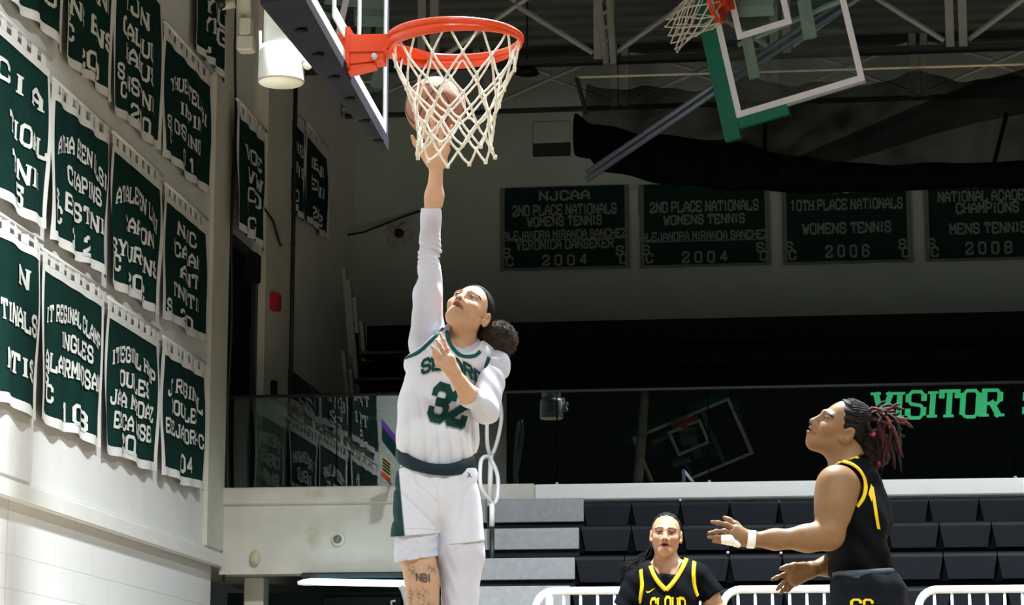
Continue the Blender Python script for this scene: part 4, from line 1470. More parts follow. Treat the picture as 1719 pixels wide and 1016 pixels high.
class Head:
    """head in its own frame: x right of picture side, y forward, z up; c = centre between the ears"""
    def __init__(s, c, f, up, sc=1.0):
        s.c, s.sc = np.array(c, float), sc
        s.f = nrm(f)
        up = np.array(up, float)
        s.u = nrm(up - s.f * (up @ s.f))
        s.x = np.cross(s.f, s.u)
        s.A = np.stack([s.x, s.f, s.u])

    def w(s, x, y, z):
        return s.c + s.sc * (x * s.x + y * s.f + z * s.u)

    def loc(s, P):
        return (P - s.c) @ s.A.T / s.sc

    def add(s, S, mouth=.004, full=0.0):
        c = s.sc
        E = lambda p, r, k=.02, op='u': S.ell(s.w(*p), np.array(r) * c, s.A, k * c, op)
        C = lambda a, b, ra, rb, k=.012, op='u': S.cap(s.w(*a), s.w(*b), ra * c, rb * c, k * c, op)
        E((0, -.012, .034), (.074, .093, .082))
        E((0, .030, -.022), (.060, .062, .078), .03)
        for q in (-1, 1):
            C((q * .046, -.005, -.050), (q * .013, .066, -.096), .018, .016, .03)
            E((q * .043, .056, -.026), (.020, .020, .018), .025)
            C((q * .012, .088, .020), (q * .046, .070, .020), .010, .009, .014)
        E((0, .071, -.095), (.020, .017, .015), .02)
        C((0, .0, -.075), (0, .055, -.092), .030, .022, .03)
        for q in (-1, 1):
            E((q * .032, .098, .0), (.018, .020, .012), .014, 's')
        C((0, .086, .012), (0, .104 + full, -.030), .0085, .0115, .012)
        E((0, .104 + full, -.033), (.012, .012, .010), .008)
        for q in (-1, 1):
            E((q * .0125, .094, -.036), (.0085, .011, .008), .006)
        for q in (-1, 1):
            E((q * .0065, .101 + full * .6, -.0445), (.0048, .008, .0055), .003, 's')
        C((0, .086, -.055), (0, .084, -.075), .018, .016, .02)
        for q in (-1, 1):
            C((0, .0975 + full, -.0565), (q * .024, .0865, -.061), .0062 + full * .4, .0034, .005)
            C((0, .0955 + full, -.0705), (q * .022, .0855, -.064), .0075 + full * .4, .0037, .005)
        E((0, .103 + full, -.063), (.021, .016, mouth), .003, 's')
        for q in (-1, 1):
            # lids around the eyes
            S.cap(s.w(q * .0215, .079, .0045), s.w(q * .032, .0845, .0065), .0034 * c, .0042 * c, .004 * c)
            S.cap(s.w(q * .032, .0845, .0065), s.w(q * .0445, .076, .0035), .0042 * c, .0034 * c, .004 * c)
            S.cap(s.w(q * .0215, .0805, -.0028), s.w(q * .0445, .0765, -.0022), .0032 * c, .0032 * c, .004 * c)
            # ears
            E((q * .0775, -.014, -.008), (.0095, .020, .033), .010)
            E((q * .090, -.009, -.004), (.012, .011, .019), .003, 's')
            E((q * .075, .002, -.032), (.008, .010, .010), .006)
        return s

    def eyes(s, parent, look=None):
        for q in (-1, 1):
            eye_mesh(s.w(q * .0325, .0725, .0015), look if look is not None else s.f, s.u, .0125 * s.sc, parent)

    def tint(s, P, base, lip, brow, cheek=None):
        L = s.loc(P)
        col = np.tile(np.array(base, float), (len(P), 1))
        x, y, z = L[:, 0], L[:, 1], L[:, 2]
        ax = np.abs(x)
        if cheek is not None:
            w = np.exp(-(((ax - .042) / .018) ** 2 + ((z + .03) / .018) ** 2)) * (y > .03)
            col = col * (1 - w[:, None] * .5) + np.array(cheek) * w[:, None] * .5
        ml = (y > .075) & (np.abs(z + .0635) < .0132 - .25 * ax) & (ax < .027)
        col[ml] = lip
        no = (((ax - .0065) / .0055) ** 2 + ((z + .043) / .005) ** 2 < 1) & (y > .085)
        col[no] = np.array(base) * .18  # shade inside the nostrils painted into the skin colour
        mo = (ax < .017) & (np.abs(z + .0635) < .0042 - .12 * ax) & (y > .07)
        col[mo] = (.035, .012, .012)  # dark of the open mouth painted into the colour
        zc = .0235 + .10 * np.minimum(ax - .015, .02) - .35 * np.maximum(ax - .038, 0)
        mb_ = (y > .03) & (ax > .013) & (ax < .056) & (np.abs(z - zc) < .0042 - .04 * np.maximum(ax - .04, 0))
        col[mb_] = brow
        li = (y > .062) & (ax > .018) & (ax < .049) & (np.abs(z - .0060) < .0026)
        col[li] = np.array(brow) * .8
        return col

    def hair_cap(s, S, thick=.008, tilt=(-.78, .62), low=0.0, fwd=0.0):
        c = s.sc
        S.ell(s.w(0, -.013, .034), np.array((.074 + thick, .093 + thick, .083 + thick)) * c, s.A, .01)
        S.cap(s.w(0, -.055, -.02), s.w(0, -.06, -.055), .045 * c, .036 * c, .03)
        n = -(tilt[0] * s.f + tilt[1] * s.u)
        S.half(s.w(0, fwd, low), n)
        return s


def fingers(S, lines, r0, r1, k=.004):
    """each line: world points knuckle -> tip, radii taper"""
    for ln in lines:
        n = len(ln)
        S.chain(ln, [r0 + (r1 - r0) * i / (n - 1) for i in range(n)], k)
        for p in ln[1:-1]:
            S.ell(p, (r0 * .97,) * 3, None, k)


def tube_bundle(name, curves, r, m, parent, n=5):
    mb = MB()
    for c in curves:
        rr = [r * (1 - .75 * i / (len(c) - 1)) for i in range(len(c))]
        mb.tube(c, rr, n)
    return mb.build(name, m, parent, True)


def img_plane(D, p1, p2, inside, dd=0.0):
    """plane through the image line p1-p2, square to the picture; normal away from `inside`"""
    a, b, c = PX(*p1, D + dd), PX(*p2, D + dd), PX(*inside, D + dd)
    n = np.cross(b - a, ray((p1[0] + p2[0]) / 2, (p1[1] + p2[1]) / 2))
    n /= np.linalg.norm(n)
    if (c - a) @ n > 0:
        n = -n
    return a, n


M_SKIN1 = mat('light brown skin', (.55, .34, .23), .55, attr=True, var=.05, vscale=30, spec=.22)
M_SKIN2 = mat('brown skin', (.30, .17, .09), .52, attr=True, var=.05, vscale=30, spec=.25)
M_SKIN3 = mat('tan skin', (.45, .26, .17), .55, attr=True, var=.05, vscale=30, spec=.22)
M_JERW = mat('white jersey knit', (.60, .61, .67), .75, var=.02, vscale=20, bump=.05, bscale=900, spec=.2)
M_COMP = mat('white compression cloth', (.52, .52, .59), .65, var=.03, vscale=15, spec=.3)
M_SHORTW = mat('white shorts knit', (.60, .61, .67), .75, attr=True, var=.02, vscale=20, spec=.2)
M_TEAL = mat('dark teal trim', (.002, .075, .070), .7, var=.08, vscale=40, spec=.2)
M_TEALD = mat('dark teal letters', (.002, .040, .036), .75, var=.08, vscale=40, spec=.2)
M_NAVY = mat('dark navy waistband', (.003, .016, .022), .7, var=.1, vscale=30, spec=.25)
M_JERB = mat('black jersey knit', (.0028, .0034, .0048), .85, var=.1, vscale=20, spec=.08)
M_GOLD = mat('yellow trim', (.72, .50, .015), .65, var=.05, vscale=40, spec=.2)
M_HAIR = mat('black hair', (.006, .005, .005), .6, var=.3, vscale=60, spec=.12)
M_HAIRB = mat('dark brown curls', (.040, .029, .022), .9, var=.4, vscale=50, spec=.15)
M_TAPE = mat('white athletic tape', (.80, .79, .76), .8, var=.05, vscale=60, spec=.2)

# ------------------------------------------------------------------ ball
DB = 9.24
bc = PX(731, 180, DB)
br_ = 51.5 * DB / .975 / FPX
ball = thing('basketball', 'tan basketball held up behind the net by the leaping player', 'ball', bc - [0, 0, br_])
m = MB()
m.lathe([(br_ * math.sin(math.pi * i / 32), -br_ * math.cos(math.pi * i / 32)) for i in range(33)], bc, 48)
m.build('cover', mat('basketball leather', (.34, .13, .07), .75, var=.10, vscale=14, bump=.5, bscale=420), ball, True)
bA = nrm(np.array([.5, -.3, .75]))
bB = nrm(np.cross(bA, [0.2, 1, .1]))
bC = np.cross(bA, bB)
sm = MB()
def seam(fn):
    sm.tube([bc + br_ * 1.0 * nrm(fn(2 * math.pi * i / 64)) for i in range(64)], .0028, 6, closed=True)
seam(lambda t: math.cos(t) * bA + math.sin(t) * bB)
seam(lambda t: math.cos(t) * bA + math.sin(t) * bC)
for sg_ in (1, -1):
    seam(lambda t: math.cos(t) * .62 * bB + math.sin(t) * .95 * bA + sg_ * bC * (.72 - .25 * math.cos(2 * t)))
sm.build('seams', mat('ball seam', (.045, .03, .025), .7), ball, True)
# ================================================================== PLAYER 32 (white)
def build_player_white():
    D = 9.2
    s = D / .978 / FPX
    J = lambda x, y, dd=0.0: PX(x, y, D + dd)
    T_ = -FC
    root = thing('person', 'player in white number 32 jersey leaping with one arm raised to lay the ball up', 'person', J(745, 1250))
    S_ = Sdf()
    hd = Head(J(787, 525), -.18 * R_ + .735 * UC + .65 * T_, 0.46 * R_ + .60 * UC - .68 * T_, .99)
    hd.add(S_, .0090)
    S_.cap(J(780, 548, .0), J(777, 594, .02), 18 * s, 20.5 * s, .022)
    S_.cap(hd.w(0, -.02, -.04), J(779, 560, .01), 19 * s, 18.5 * s, .025)
    # trunk
    S_.cap(J(752, 615, .01), J(736, 690, .01), 52 * s, 48 * s, .05, sq=(F_, .72))
    S_.cap(J(736, 690, .01), J(734, 800, .02), 46 * s, 48 * s, .05, sq=(F_, .75))
    S_.cap(J(714, 588, .02), J(820, 616, .02), 22 * s, 19 * s, .04)
    # raised right arm
    S_.cap(J(713, 578, .02), J(720, 428, .03), 25 * s, 16.5 * s, .03)
    S_.chain([J(720, 428, .03), J(724, 380, .02), J(729, 330, .01), J(732, 292, .0)], [16 * s, 16.5 * s, 13.8 * s, 11.8 * s], .03)
    wr = J(732, 290, .0)
    fl = [[J(722, 246, -.045), J(715, 226, -.080), J(710, 211, -.098), J(706, 200, -.108)],
          [J(731, 243, -.05), J(728, 220, -.088), J(726, 204, -.106), J(725, 192, -.114)],
          [J(740, 245, -.05), J(741, 223, -.085), J(742, 208, -.102), J(743, 197, -.110)],
          [J(748, 251, -.045), J(753, 233, -.072), J(756, 221, -.090), J(758, 212, -.099)]]
    for ln in fl:
        S_.cap(wr + (J(732, 282) - wr), ln[0], 9.5 * s, 8.3 * s, .012)
    S_.cap(J(726, 272, -.012), J(742, 272, -.012), 10 * s, 10 * s, .012)
    fingers(S_, fl, 7.6 * s * .5 + .0048, .0062)
    th = [J(722, 272, -.015), J(706, 254, -.03), J(697, 240, -.05), J(692, 229, -.065)]
    S_.chain(th, [10.5 * s * .6 + .006, .0105, .0092, .0070], .008)
    # bent left arm
    S_.cap(J(827, 617, .01), J(815, 690, -.09), 20.5 * s, 18 * s, .03)
    S_.chain([J(814, 691, -.09), J(790, 668, -.165), J(764, 630, -.225)], [16 * s, 15.5 * s, 11.5 * s], .03)
    wl = J(763, 629, -.226)
    gl = [[J(756, 602, -.255), J(750, 586, -.262), J(744, 571, -.262), J(739, 560, -.258)],
          [J(750, 602, -.262), J(743, 588, -.278), J(737, 579, -.285), J(732, 571, -.288)],
          [J(745, 606, -.262), J(736, 597, -.285), J(730, 589, -.298), J(725, 582, -.305)],
          [J(743, 611, -.255), J(734, 605, -.278), J(729, 598, -.292), J(727, 591, -.30)]]
    for ln in gl:
        S_.cap(J(760, 623, -.236), ln[0], 10 * s, 8 * s, .012)
    fingers(S_, gl, .0088, .0062)
    S_.chain([J(758, 620, -.24), J(747, 618, -.262), J(739, 613, -.275), J(733, 610, -.282)], [.015, .0115, .0098, .0075], .008)
    # legs: image-left leg bent, image-right leg trailing (both run on below the frame)
    S_.chain([J(702, 820, .02), J(700, 915, -.02), J(709, 975, -.05), J(711, 1040, -.08), J(712, 1060, -.08)], [38 * s, 33 * s, 28.5 * s, 25 * s, 24 * s], .012)
    S_.chain([J(712, 1060, -.08), J(708, 1120, .02), J(706, 1240, .18)], [24 * s, 23 * s, 13 * s], .03)
    S_.chain([J(768, 820, .02), J(772, 930, .0), J(772, 1050, -.02), J(772, 1120, .05), J(768, 1260, .2)], [36 * s, 33 * s, 25 * s, 24 * s, 13 * s], .004)
    for (x, y, dd) in ((706, 1240, .18), (768, 1260, .2)):
        S_.cap(J(x, y + 8, dd), J(x, y + 55, dd - .06), 14 * s, 12 * s, .02)
        S_.cap(J(x, y + 55, dd - .06), J(x - 3, y + 70, dd - .15), 13 * s, 9 * s, .02)
    base, lip, brow = (.50, .295, .185), (.27, .10, .075), (.05, .03, .02)
    legs_z = J(700, 948)[2]
    def tint(P):
        c = hd.tint(P, base, lip, brow, (.53, .28, .18))
        # tattoo patches on the bare thigh
        a = (P - J(710, 970, -.1))
        u, v = a @ R_ / s, a @ Z_ / s
        w = np.zeros(len(P))
        for (x, y, rx, ry) in ((-2, -28, 14, 14), (6, -46, 16, 10), (12, 14, 12, 8), (-18, 10, 10, 12), (-20, -30, 8, 18), (14, -66, 14, 16), (-8, -78, 16, 12)):
            w = np.maximum(w, np.exp(-(((u - x) / rx) ** 2 + ((v - y) / ry) ** 2) * 1.3) * (.55 + .45 * np.sin(u * .55 + v * .21 + 1.7 * np.sin(v * .33 + x)) * np.sin(v * .47 - u * .18 + y)))
        w *= (P[:, 2] < legs_z + .02) & (u < 45)
        return c * (1 - .72 * w[:, None])
    hd.eyes(root, hd.f * .75 + UC * .5 - R_ * .1)

    # hair: tight cap and curly puff
    H = Sdf()
    hd.hair_cap(H, .0045, (-.80, .60), .004)
    fast_mesh('hair', *H.mesh(.004), M_HAIR, root)
    Pf = Sdf()
    pc = J(839, 571, .05)
    Pf.ell(pc, (29 * s, 30 * s, 31 * s), None, .02)
    Pf.cap(J(815, 556, .05), J(832, 566, .05), 16 * s, 22 * s, .03)
    Pf.ell(J(828, 590, .05), (20 * s, 22 * s, 16 * s), None, .03)
    Pf.post = lambda P: .0035 * np.sin(P[:, 0] * 190 + 2 * np.sin(P[:, 2] * 130)) * np.sin(P[:, 1] * 170) * np.sin(P[:, 2] * 180 + 1.5 * np.sin(P[:, 0] * 150)) * 1.6
    puff = fast_mesh('hair_puff', *Pf.mesh(.0035), M_HAIRB, root)
    rnd = random.Random(3)
    fz = MB()
    idx = [rnd.randrange(len(puff[1])) for _ in range(2600)]
    for i in idx:
        p = puff[1][i]
        d = nrm(p - pc + np.array([rnd.uniform(-.02, .02) for _ in range(3)]))
        e = nrm(np.cross(d, [rnd.uniform(-1, 1) for _ in range(3)]))
        L = rnd.uniform(.003, .0085)
        fz.tube([p - d * .004, p + d * L * .5 + e * .003, p + d * L * .7 + e * rnd.uniform(-.007, .007)], [.0009, .0008, .0003], 3, caps=False)
    tag(fz.build('curls', M_HAIRB, puff[0]), kind='stuff')

    # undershirt with long sleeves
    U = Sdf()
    U.cap(J(752, 612, .01), J(736, 690, .01), 57 * s, 54 * s, .05, sq=(F_, .75))
    U.cap(J(716, 590, .03), J(827, 612, .02), 26 * s, 26.5 * s, .05)
    U.chain([J(717, 575, .045), J(719, 500, .03), J(721, 425, .03)], [31 * s, 24 * s, 18.5 * s], .02)
    U.cap(J(721, 425, .03), J(724.5, 338, .013), 18.5 * s, 17 * s, .01)
    U.cap(J(784, 575, .01), J(782, 600, .02), 27 * s, 36 * s, .02)
    U.cap(J(827, 612, .01), J(815, 688, -.09), 27 * s, 23 * s, .03)
    U.cap(J(815, 688, -.09), J(780, 657, -.186), 23 * s, 18.5 * s, .015)
    U.half(*img_plane(D, (690, 349), (750, 350), (720, 420)))
    # collar plane and cuff plane
    pcl, ncl = J(782, 573, -.02), nrm(UC * .85 + R_ * .28 + T_ * .45)
    U.p.append((lambda P: np.where(((P - pcl) @ R_ > -.088), (P - pcl) @ ncl, -1.0), .002, 'i', None, 0, None, None, 0))
    cuff = nrm(J(764, 630, -.225) - J(814, 691, -.09))
    pcf = J(787, 666, -.168)
    U.p.append((lambda P: np.where(((P - pcf) @ R_ < .03) & ((P - pcf) @ F_ < .09) & (np.abs((P - pcf) @ Z_) < .09), (P - pcf) @ cuff, -1.0), .002, 'i', None, 0, None, None, 0))
    def uf(P):
        q = P - J(722, 425, .03)
        z, x, y = q @ Z_, q @ R_, q @ F_
        wr_ = np.exp(-(z / .045) ** 2) * .0035 * np.sin(z * 330 + 6 * x * 10)
        long = .0022 * np.sin(55 * x + 14 * z + 2 * np.sin(z * 9)) * (z < .0) + .0085 * (z < .06) * (1 - np.abs(np.sin(17 * x + 13 * z + 9 * y + 1.2 * np.sin(16 * z)))) ** 3 + .0016 * np.sin(z * 60 + x * 90 + y * 40)
        return wr_ + long
    U.post = uf

    # jersey
    K = Sdf()
    K.cap(J(753, 608, .01), J(735, 690, .01), 66 * s, 66 * s, .04, sq=(F_, .74))
    K.cap(J(735, 690, .01), J(734, 738, .01), 67 * s, 69 * s, .03, sq=(F_, .76))
    K.cap(J(734, 738, .01), J(731, 775, .01), 68.5 * s, 57 * s, .02, sq=(F_, .80))
    K.cap(J(706, 614, .01), J(752, 574, .02), 26 * s, 28 * s, .04)
    K.cap(J(800, 600, .01), J(826, 610, .02), 28 * s, 25 * s, .04)
    K.half(*img_plane(D, (677, 602), (746, 548), (740, 680)))
    arm_l = img_plane(D, (825, 595), (806, 645), (740, 680))
    zarm = J(806, 640)[2]
    K.p.append((lambda P: np.where(P[:, 2] > zarm - .01, (P - arm_l[0]) @ arm_l[1], -1.0), .002, 'i', None, 0, None, None, 0))
    K.half(*img_plane(D, (640, 783), (820, 783), (740, 680)))
    K.cap(J(781, 565, -.4), J(781, 565, .04), 26.5 * s, 26.5 * s, .003, 's')
    def jf(P):
        q = P - J(735, 700)
        x, z, y = q @ R_, q @ Z_, q @ F_
        lowr = np.clip((.10 - z) / .22, 0, 1)
        fold = .012 * lowr * (1 - np.abs(np.sin(58 * x + 1.4 * np.sin(7 * z + 11 * x) + 1.0))) ** 2 - .003 * lowr + 0.005 * (1 - np.abs(np.sin(21 * x - 10 * z + 1.2 * np.sin(12 * z)))) ** 3
        diag = .0055 * (1 - np.abs(np.sin(26 * (z * .75 + x * .65) + 1.2 * np.sin(14 * x)))) ** 3 * np.clip((z + .02) / .15, 0, 1)
        return fold + diag
    K.post = jf
    jer = fast_mesh('jersey', *K.mesh(.0036), M_JERW, root)
    sk = Skin((jer[1], jer[2]))
    sk.ribbon('armhole_trim', [(679, 602), (692, 597), (706, 589), (722, 574), (735, 560), (744, 551)], 3.4 * s, M_TEAL, jer[0])
    sk.ribbon('armhole_trim', [(821, 600), (817, 610), (813, 622), (810, 632)], 3.6 * s, M_TEAL, jer[0])
    sk.ribbon('neck_trim', [(750, 556), (752, 568), (757, 580), (765, 590), (775, 597.5), (788, 599), (800, 596.5), (806, 590)], 3.3 * s, M_TEAL, jer[0])
    sk.text('letter', 'SEWARD', (759, 620), (1, 0), (0, -1), 21, M_TEALD, jer[0], width=98, t=1.5, bend=lambda x: np.array([0, 21 * ((x + 17) / 53) ** 2]))
    a_ = math.radians(14)
    sk.text('digit', '32', (748, 707), (math.cos(a_), math.sin(a_)), (math.sin(a_), -math.cos(a_)), 54, M_TEALD, jer[0], width=56, t=1.65, serif=0, gap=1.5)

    # shorts with dark side panels
    B = Sdf()
    B.cap(J(733, 788, .015), J(734, 832, .015), 60 * s, 68 * s, .04, sq=(F_, .82))
    B.cap(J(702, 806, .0), J(697, 905, -.02), 38 * s, 41 * s, .02, sq=(F_, 1.02))
    B.cap(J(767, 806, .0), J(776, 915, -.01), 37 * s, 38 * s, .008, sq=(F_, 1.02))
    B.half(*img_plane(D, (640, 784), (820, 786), (740, 850)))
    hemR = img_plane(D, (650, 902), (738, 896), (700, 850))
    hemL = img_plane(D, (737, 917), (815, 908), (770, 850))
    mid = J(737.5, 850)
    B.p.append((lambda P: np.where((P - mid) @ R_ < 0, (P - hemR[0]) @ hemR[1], (P - hemL[0]) @ hemL[1]), .002, 'i', None, 0, None, None, 0))
    B.cap(J(738, 900, -.3), J(738, 935, -.3), 1.2 * s, 2.5 * s, .004, 's', sq=(F_, 160))
    def sf(P):
        q = P - J(735, 850)
        x, z = q @ R_, q @ Z_
        up_ = np.clip((z + .02) / .12, 0, 1)
        return 0.0095 * up_ * np.clip((.135 - z) / .05, .15, 1) * (1 - np.abs(np.sin(55 * x + 1.5 * np.sin(12 * z)))) ** 2 + 0.0085 * (1 - np.abs(np.sin(28 * (x * .9 + z * np.where(x < 0, .75, -.6)) + 1.2 * np.sin(13 * z + 8 * x)))) ** 3 * (1 - .4 * up_) * np.clip((z + .13) / .07, .12, 1)
    B.post = sf
    def stint(P):
        q = P - J(735, 850)
        x, z = q @ R_ / s, q @ Z_ / s
        c = np.tile(np.array((.60, .61, .67)), (len(P), 1))
        left = x < -62 + (-(z) + 40) * .11
        right = x > 66 + (60 - z) * .10
        wl_ = np.clip(((-62 + (40 - z) * .11) - x) / 2.0 + .5, 0, 1)
        wr_ = np.clip((x - (66 + (60 - z) * .10)) / 2.0 + .5, 0, 1)
        w_n = np.maximum(wl_, wr_)[:, None]
        c = c * (1 - w_n) + np.array((.003, .030, .030)) * w_n
        hem = (z < -41) & (z > -43) & ~left & (x < 0)
        c[hem] *= .8
        return c
    sho = fast_mesh('shorts', *B.mesh(.0036), M_SHORTW, root, stint)
    # waistband
    loop = []
    for k in range(48):
        a = 2 * math.pi * k / 48
        x = 731 + 62.5 * math.cos(a)
        front = max(0, -math.sin(a))
        yy = 768.5 + (x - 731) * .10 + 19.5 * front ** 1.4 - 6 * max(0, math.sin(a))
        loop.append(J(x, yy, .01 + .116 * math.sin(a)))
    V, Q = [], []
    n = len(loop)
    for k in range(n):
        o = nrm((loop[k] - J(733, 775, .01)) * np.array([1, 1, 0]))
        hgt = (12.8 - 3.6 * max(0, -math.sin(2 * math.pi * k / n)) ** 3) * s
        for (r, z) in ((-.012, -hgt), (.0, -hgt * .97), (.006, -hgt * .6), (.0065, 0), (.006, hgt * .6), (.0, hgt * .97), (-.012, hgt)):
            V.append(loop[k] + o * (r + .004 + .0015 * math.sin(k * 1.7)) + Z_ * z)
    for k in range(n):
        for j in range(6):
            Q.append((7 * k + j, 7 * ((k + 1) % n) + j, 7 * ((k + 1) % n) + j + 1, 7 * k + j + 1))
    link_mesh('waistband', V, Q, M_NAVY, root, True)
    # small dark jumping-figure emblem on the shorts
    ss = Skin((sho[1], sho[2]))
    em = MB()
    strokes = [((0, 1), (0, -1.5), .8), ((0, 1), (-2.6, 3.6), .55), ((0, .8), (3, .4), .5), ((0, -1.5), (-3.4, -3.4), .65), ((0, -1.5), (3.6, -4.2), .65), ((.2, 2.2), (.6, 3.0), .8)]
    for i, (a, b, w) in enumerate(strokes):
        a, b = np.array(a, float), np.array(b, float)
        d = (b - a) / np.linalg.norm(b - a)
        nn = np.array((-d[1], d[0])) * w
        pts = []
        for u in (a - nn, b - nn * .6, b + nn * .6, a + nn):
            h, nv = ss.hit(787 + u[0], 797.5 - u[1])
            if h is None:
                break
            pts.append(h + nv * (.003 + i * 1e-4))
        if len(pts) == 4:
            em.add(pts, [(0, 1, 2, 3)])
    em.build('emblem', M_NAVY, sho[0])

    # compression short on the bare leg, long tight on the other
    C1 = Sdf()
    C1.cap(J(702, 860, .0), J(698.5, 950, -.035), 38 * s, 36.5 * s, .02)
    C1.half(*img_plane(D, (662, 945), (737, 933), (700, 880)))
    C1.half(*img_plane(D, (662, 868), (737, 868), (700, 900)))
    C1.post = lambda P: .0016 * np.sin(P[:, 2] * 160 + 3 * np.sin(P[:, 0] * 60)) + .002 * np.exp(-((P[:, 2] - J(700, 917)[2]) / .004) ** 2)
    fast_mesh('compression_short', *C1.mesh(.004), M_COMP, root)
    C2 = Sdf()
    C2.chain([J(770, 860, .0), J(773, 930, .0), J(772, 1050, -.02), J(772, 1120, .05), J(768, 1262, .2)], [38 * s, 36.5 * s, 27.5 * s, 26 * s, 15 * s], .04)
    C2.half(*img_plane(D, (730, 868), (830, 868), (770, 930)))
    C2.post = lambda P: .0012 * np.sin(P[:, 2] * 70 + 3 * np.sin(P[:, 0] * 60))
    fast_mesh('leg_sleeve', *C2.mesh(.0045), M_COMP, root)
    fast_mesh('undershirt', *tuck(U.mesh(.004), [K], .004), M_COMP, root)
    body = fast_mesh('body', *tuck(S_.mesh(.0034), [U, K, B, C1, C2]), M_SKIN1, root, tint)
    # tattoo lettering on the thigh
    sb = Skin((body[1], body[2]))
    sb.text('tattoo_letter', 'NBI', (711, 976), (1, .1), (-.1, -1), 12, mat('tattoo ink', (.07, .05, .042), .6), body[0], width=22, t=1.3, serif=.4, off=.0012)
    # shoes below the frame
    for (x, y, dd) in ((706, 1240, .18), (768, 1260, .2)):
        Sh = Sdf()
        Sh.cap(J(x, y + 42, dd), J(x, y + 56, dd - .03), 16 * s, 17 * s, .02)
        Sh.cap(J(x, y + 58, dd - .03), J(x - 3, y + 80, dd - .20), 17 * s, 14 * s, .02)
        fast_mesh('shoe', *Sh.mesh(.006), M_WHITE, root)
    return root


build_player_white()
# ================================================================== PLAYER IN BLACK, PROFILE
def build_player_profile():
    D = 8.6
    s = D / .978 / FPX
    J = lambda x, y, dd=0.0: PX(x, y, D + dd)
    T_ = -FC
    root = thing('person', 'player in black and yellow sleeveless jersey seen in profile, hands reaching out, dreadlocks tied back', 'person', J(1450, 1300))
    S_ = Sdf()
    a = math.radians(32)
    hd = Head(J(1414, 722), -math.cos(a) * R_ + math.sin(a) * UC + .06 * T_, math.sin(a) * R_ + math.cos(a) * UC, .95)
    hd.add(S_, .003, .004)
    S_.cap(J(1412, 752, .0), J(1430, 800, .0), 25 * s, 30 * s, .03)
    S_.cap(hd.w(0, -.03, -.05), J(1424, 775), 24 * s, 27 * s, .03)
    # trunk (side on: its breadth runs along the view)
    S_.cap(J(1430, 830), J(1436, 890), 46 * s, 45 * s, .05, sq=(F_, 1.35))
    S_.cap(J(1436, 890), J(1452, 1000), 44 * s, 48 * s, .05, sq=(F_, 1.3))
    S_.cap(J(1412, 815, -.15), J(1424, 808, .15), 27 * s, 27 * s, .04)
    # near arm
    S_.chain([J(1407, 818, -.17), J(1401, 850, -.19), J(1393, 893, -.21)], [32 * s, 29.5 * s, 24 * s], .03)
    S_.ell(J(1402, 822, -.18), (30 * s, 28 * s, 36 * s), None, .03)
    S_.chain([J(1390, 901, -.21), J(1355, 904, -.22), J(1300, 906, -.22), J(1264, 906, -.22)], [22.5 * s, 20 * s, 14.5 * s, 11.6 * s], .03)
    wl = J(1262, 905, -.22)
    gl = [[J(1236, 889, -.215), J(1220, 881, -.22), J(1206, 878, -.23), J(1195, 876.5, -.24)],
          [J(1233, 896, -.22), J(1216, 891.5, -.235), J(1202, 892.5, -.25), J(1190, 895, -.262)],
          [J(1234, 903, -.22), J(1218, 901, -.24), J(1203, 902, -.258), J(1189.5, 902, -.268)],
          [J(1237, 910, -.215), J(1222, 909.5, -.235), J(1209, 909.5, -.25), J(1198, 909, -.26)]]
    for ln in gl:
        S_.cap(wl, ln[0], 10.5 * s, 8.2 * s, .012)
    fingers(S_, gl, .0088, .0062)
    S_.chain([J(1250, 898, -.20), J(1235, 882, -.185), J(1224, 874, -.178), J(1216, 869, -.175)], [.017, .0125, .0098, .0068], .010)
    # far arm
    S_.chain([J(1424, 812, .16), J(1438, 925, .16), J(1392, 950, .11), J(1362, 956, .08)], [27 * s, 19 * s, 15.5 * s, 12 * s], .03)
    wr = J(1361, 957, .078)
    gr = [[J(1327, 960, .05), J(1314, 966, .045), J(1304, 970, .04), J(1296, 973, .035)],
          [J(1326, 969, .055), J(1316, 978, .05), J(1309, 985, .045), J(1304.5, 990, .042)],
          [J(1329, 974, .065), J(1321, 984, .062), J(1315, 991, .058), J(1311, 995, .056)],
          [J(1335, 977, .075), J(1329, 984, .075), J(1324, 989, .073), J(1321, 993, .072)]]
    for ln in gr:
        S_.cap(wr, ln[0], 11 * s, 8.4 * s, .012)
    fingers(S_, gr, .0088, .0062)
    S_.chain([J(1350, 951, .06), J(1333, 951, .04), J(1321, 953, .03), J(1311, 955, .022)], [.016, .0125, .0105, .0078], .010)
    # legs, mid stride below the frame
    S_.chain([J(1448, 1000, -.09), J(1412, 1150, -.10), J(1408, 1175, -.10), J(1450, 1340, -.10)], [46 * s, 32 * s, 29 * s, 16 * s], .04)
    S_.chain([J(1468, 1000, .09), J(1500, 1150, .10), J(1520, 1170, .10), J(1590, 1310, .10)], [46 * s, 32 * s, 29 * s, 16 * s], .04)
    for (x, y, dd) in ((1450, 1340, -.10), (1590, 1310, .10)):
        S_.cap(J(x, y, dd), J(x - 40, y + 24, dd), 15 * s, 10 * s, .02)
    hd.eyes(root)
    H = Sdf()
    hd.hair_cap(H, .0045, (-.90, .44), .012, .016)
    H.post = lambda P: .0022 * np.sin(230 * ((P - hd.c) @ hd.u) + 3 * np.sin(40 * ((P - hd.c) @ hd.f)))
    hair = fast_mesh('hair', *H.mesh(.0034), M_HAIR, root)

    # dreadlocks drawn back from the hairline and bursting out behind the tie
    M_DR = [mat('dreadlock brown', (.013, .007, .006), .7, var=.4, vscale=80, bump=.8, bscale=300, spec=.25),
            mat('dreadlock wine', (.075, .012, .014), .6, var=.4, vscale=80, bump=.8, bscale=300, spec=.25),
            mat('dreadlock rust', (.16, .045, .028), .6, var=.4, vscale=80, bump=.8, bscale=300, spec=.25)]
    M_BEAD = mat('red hair bead', (.33, .015, .04), .4, var=.1)
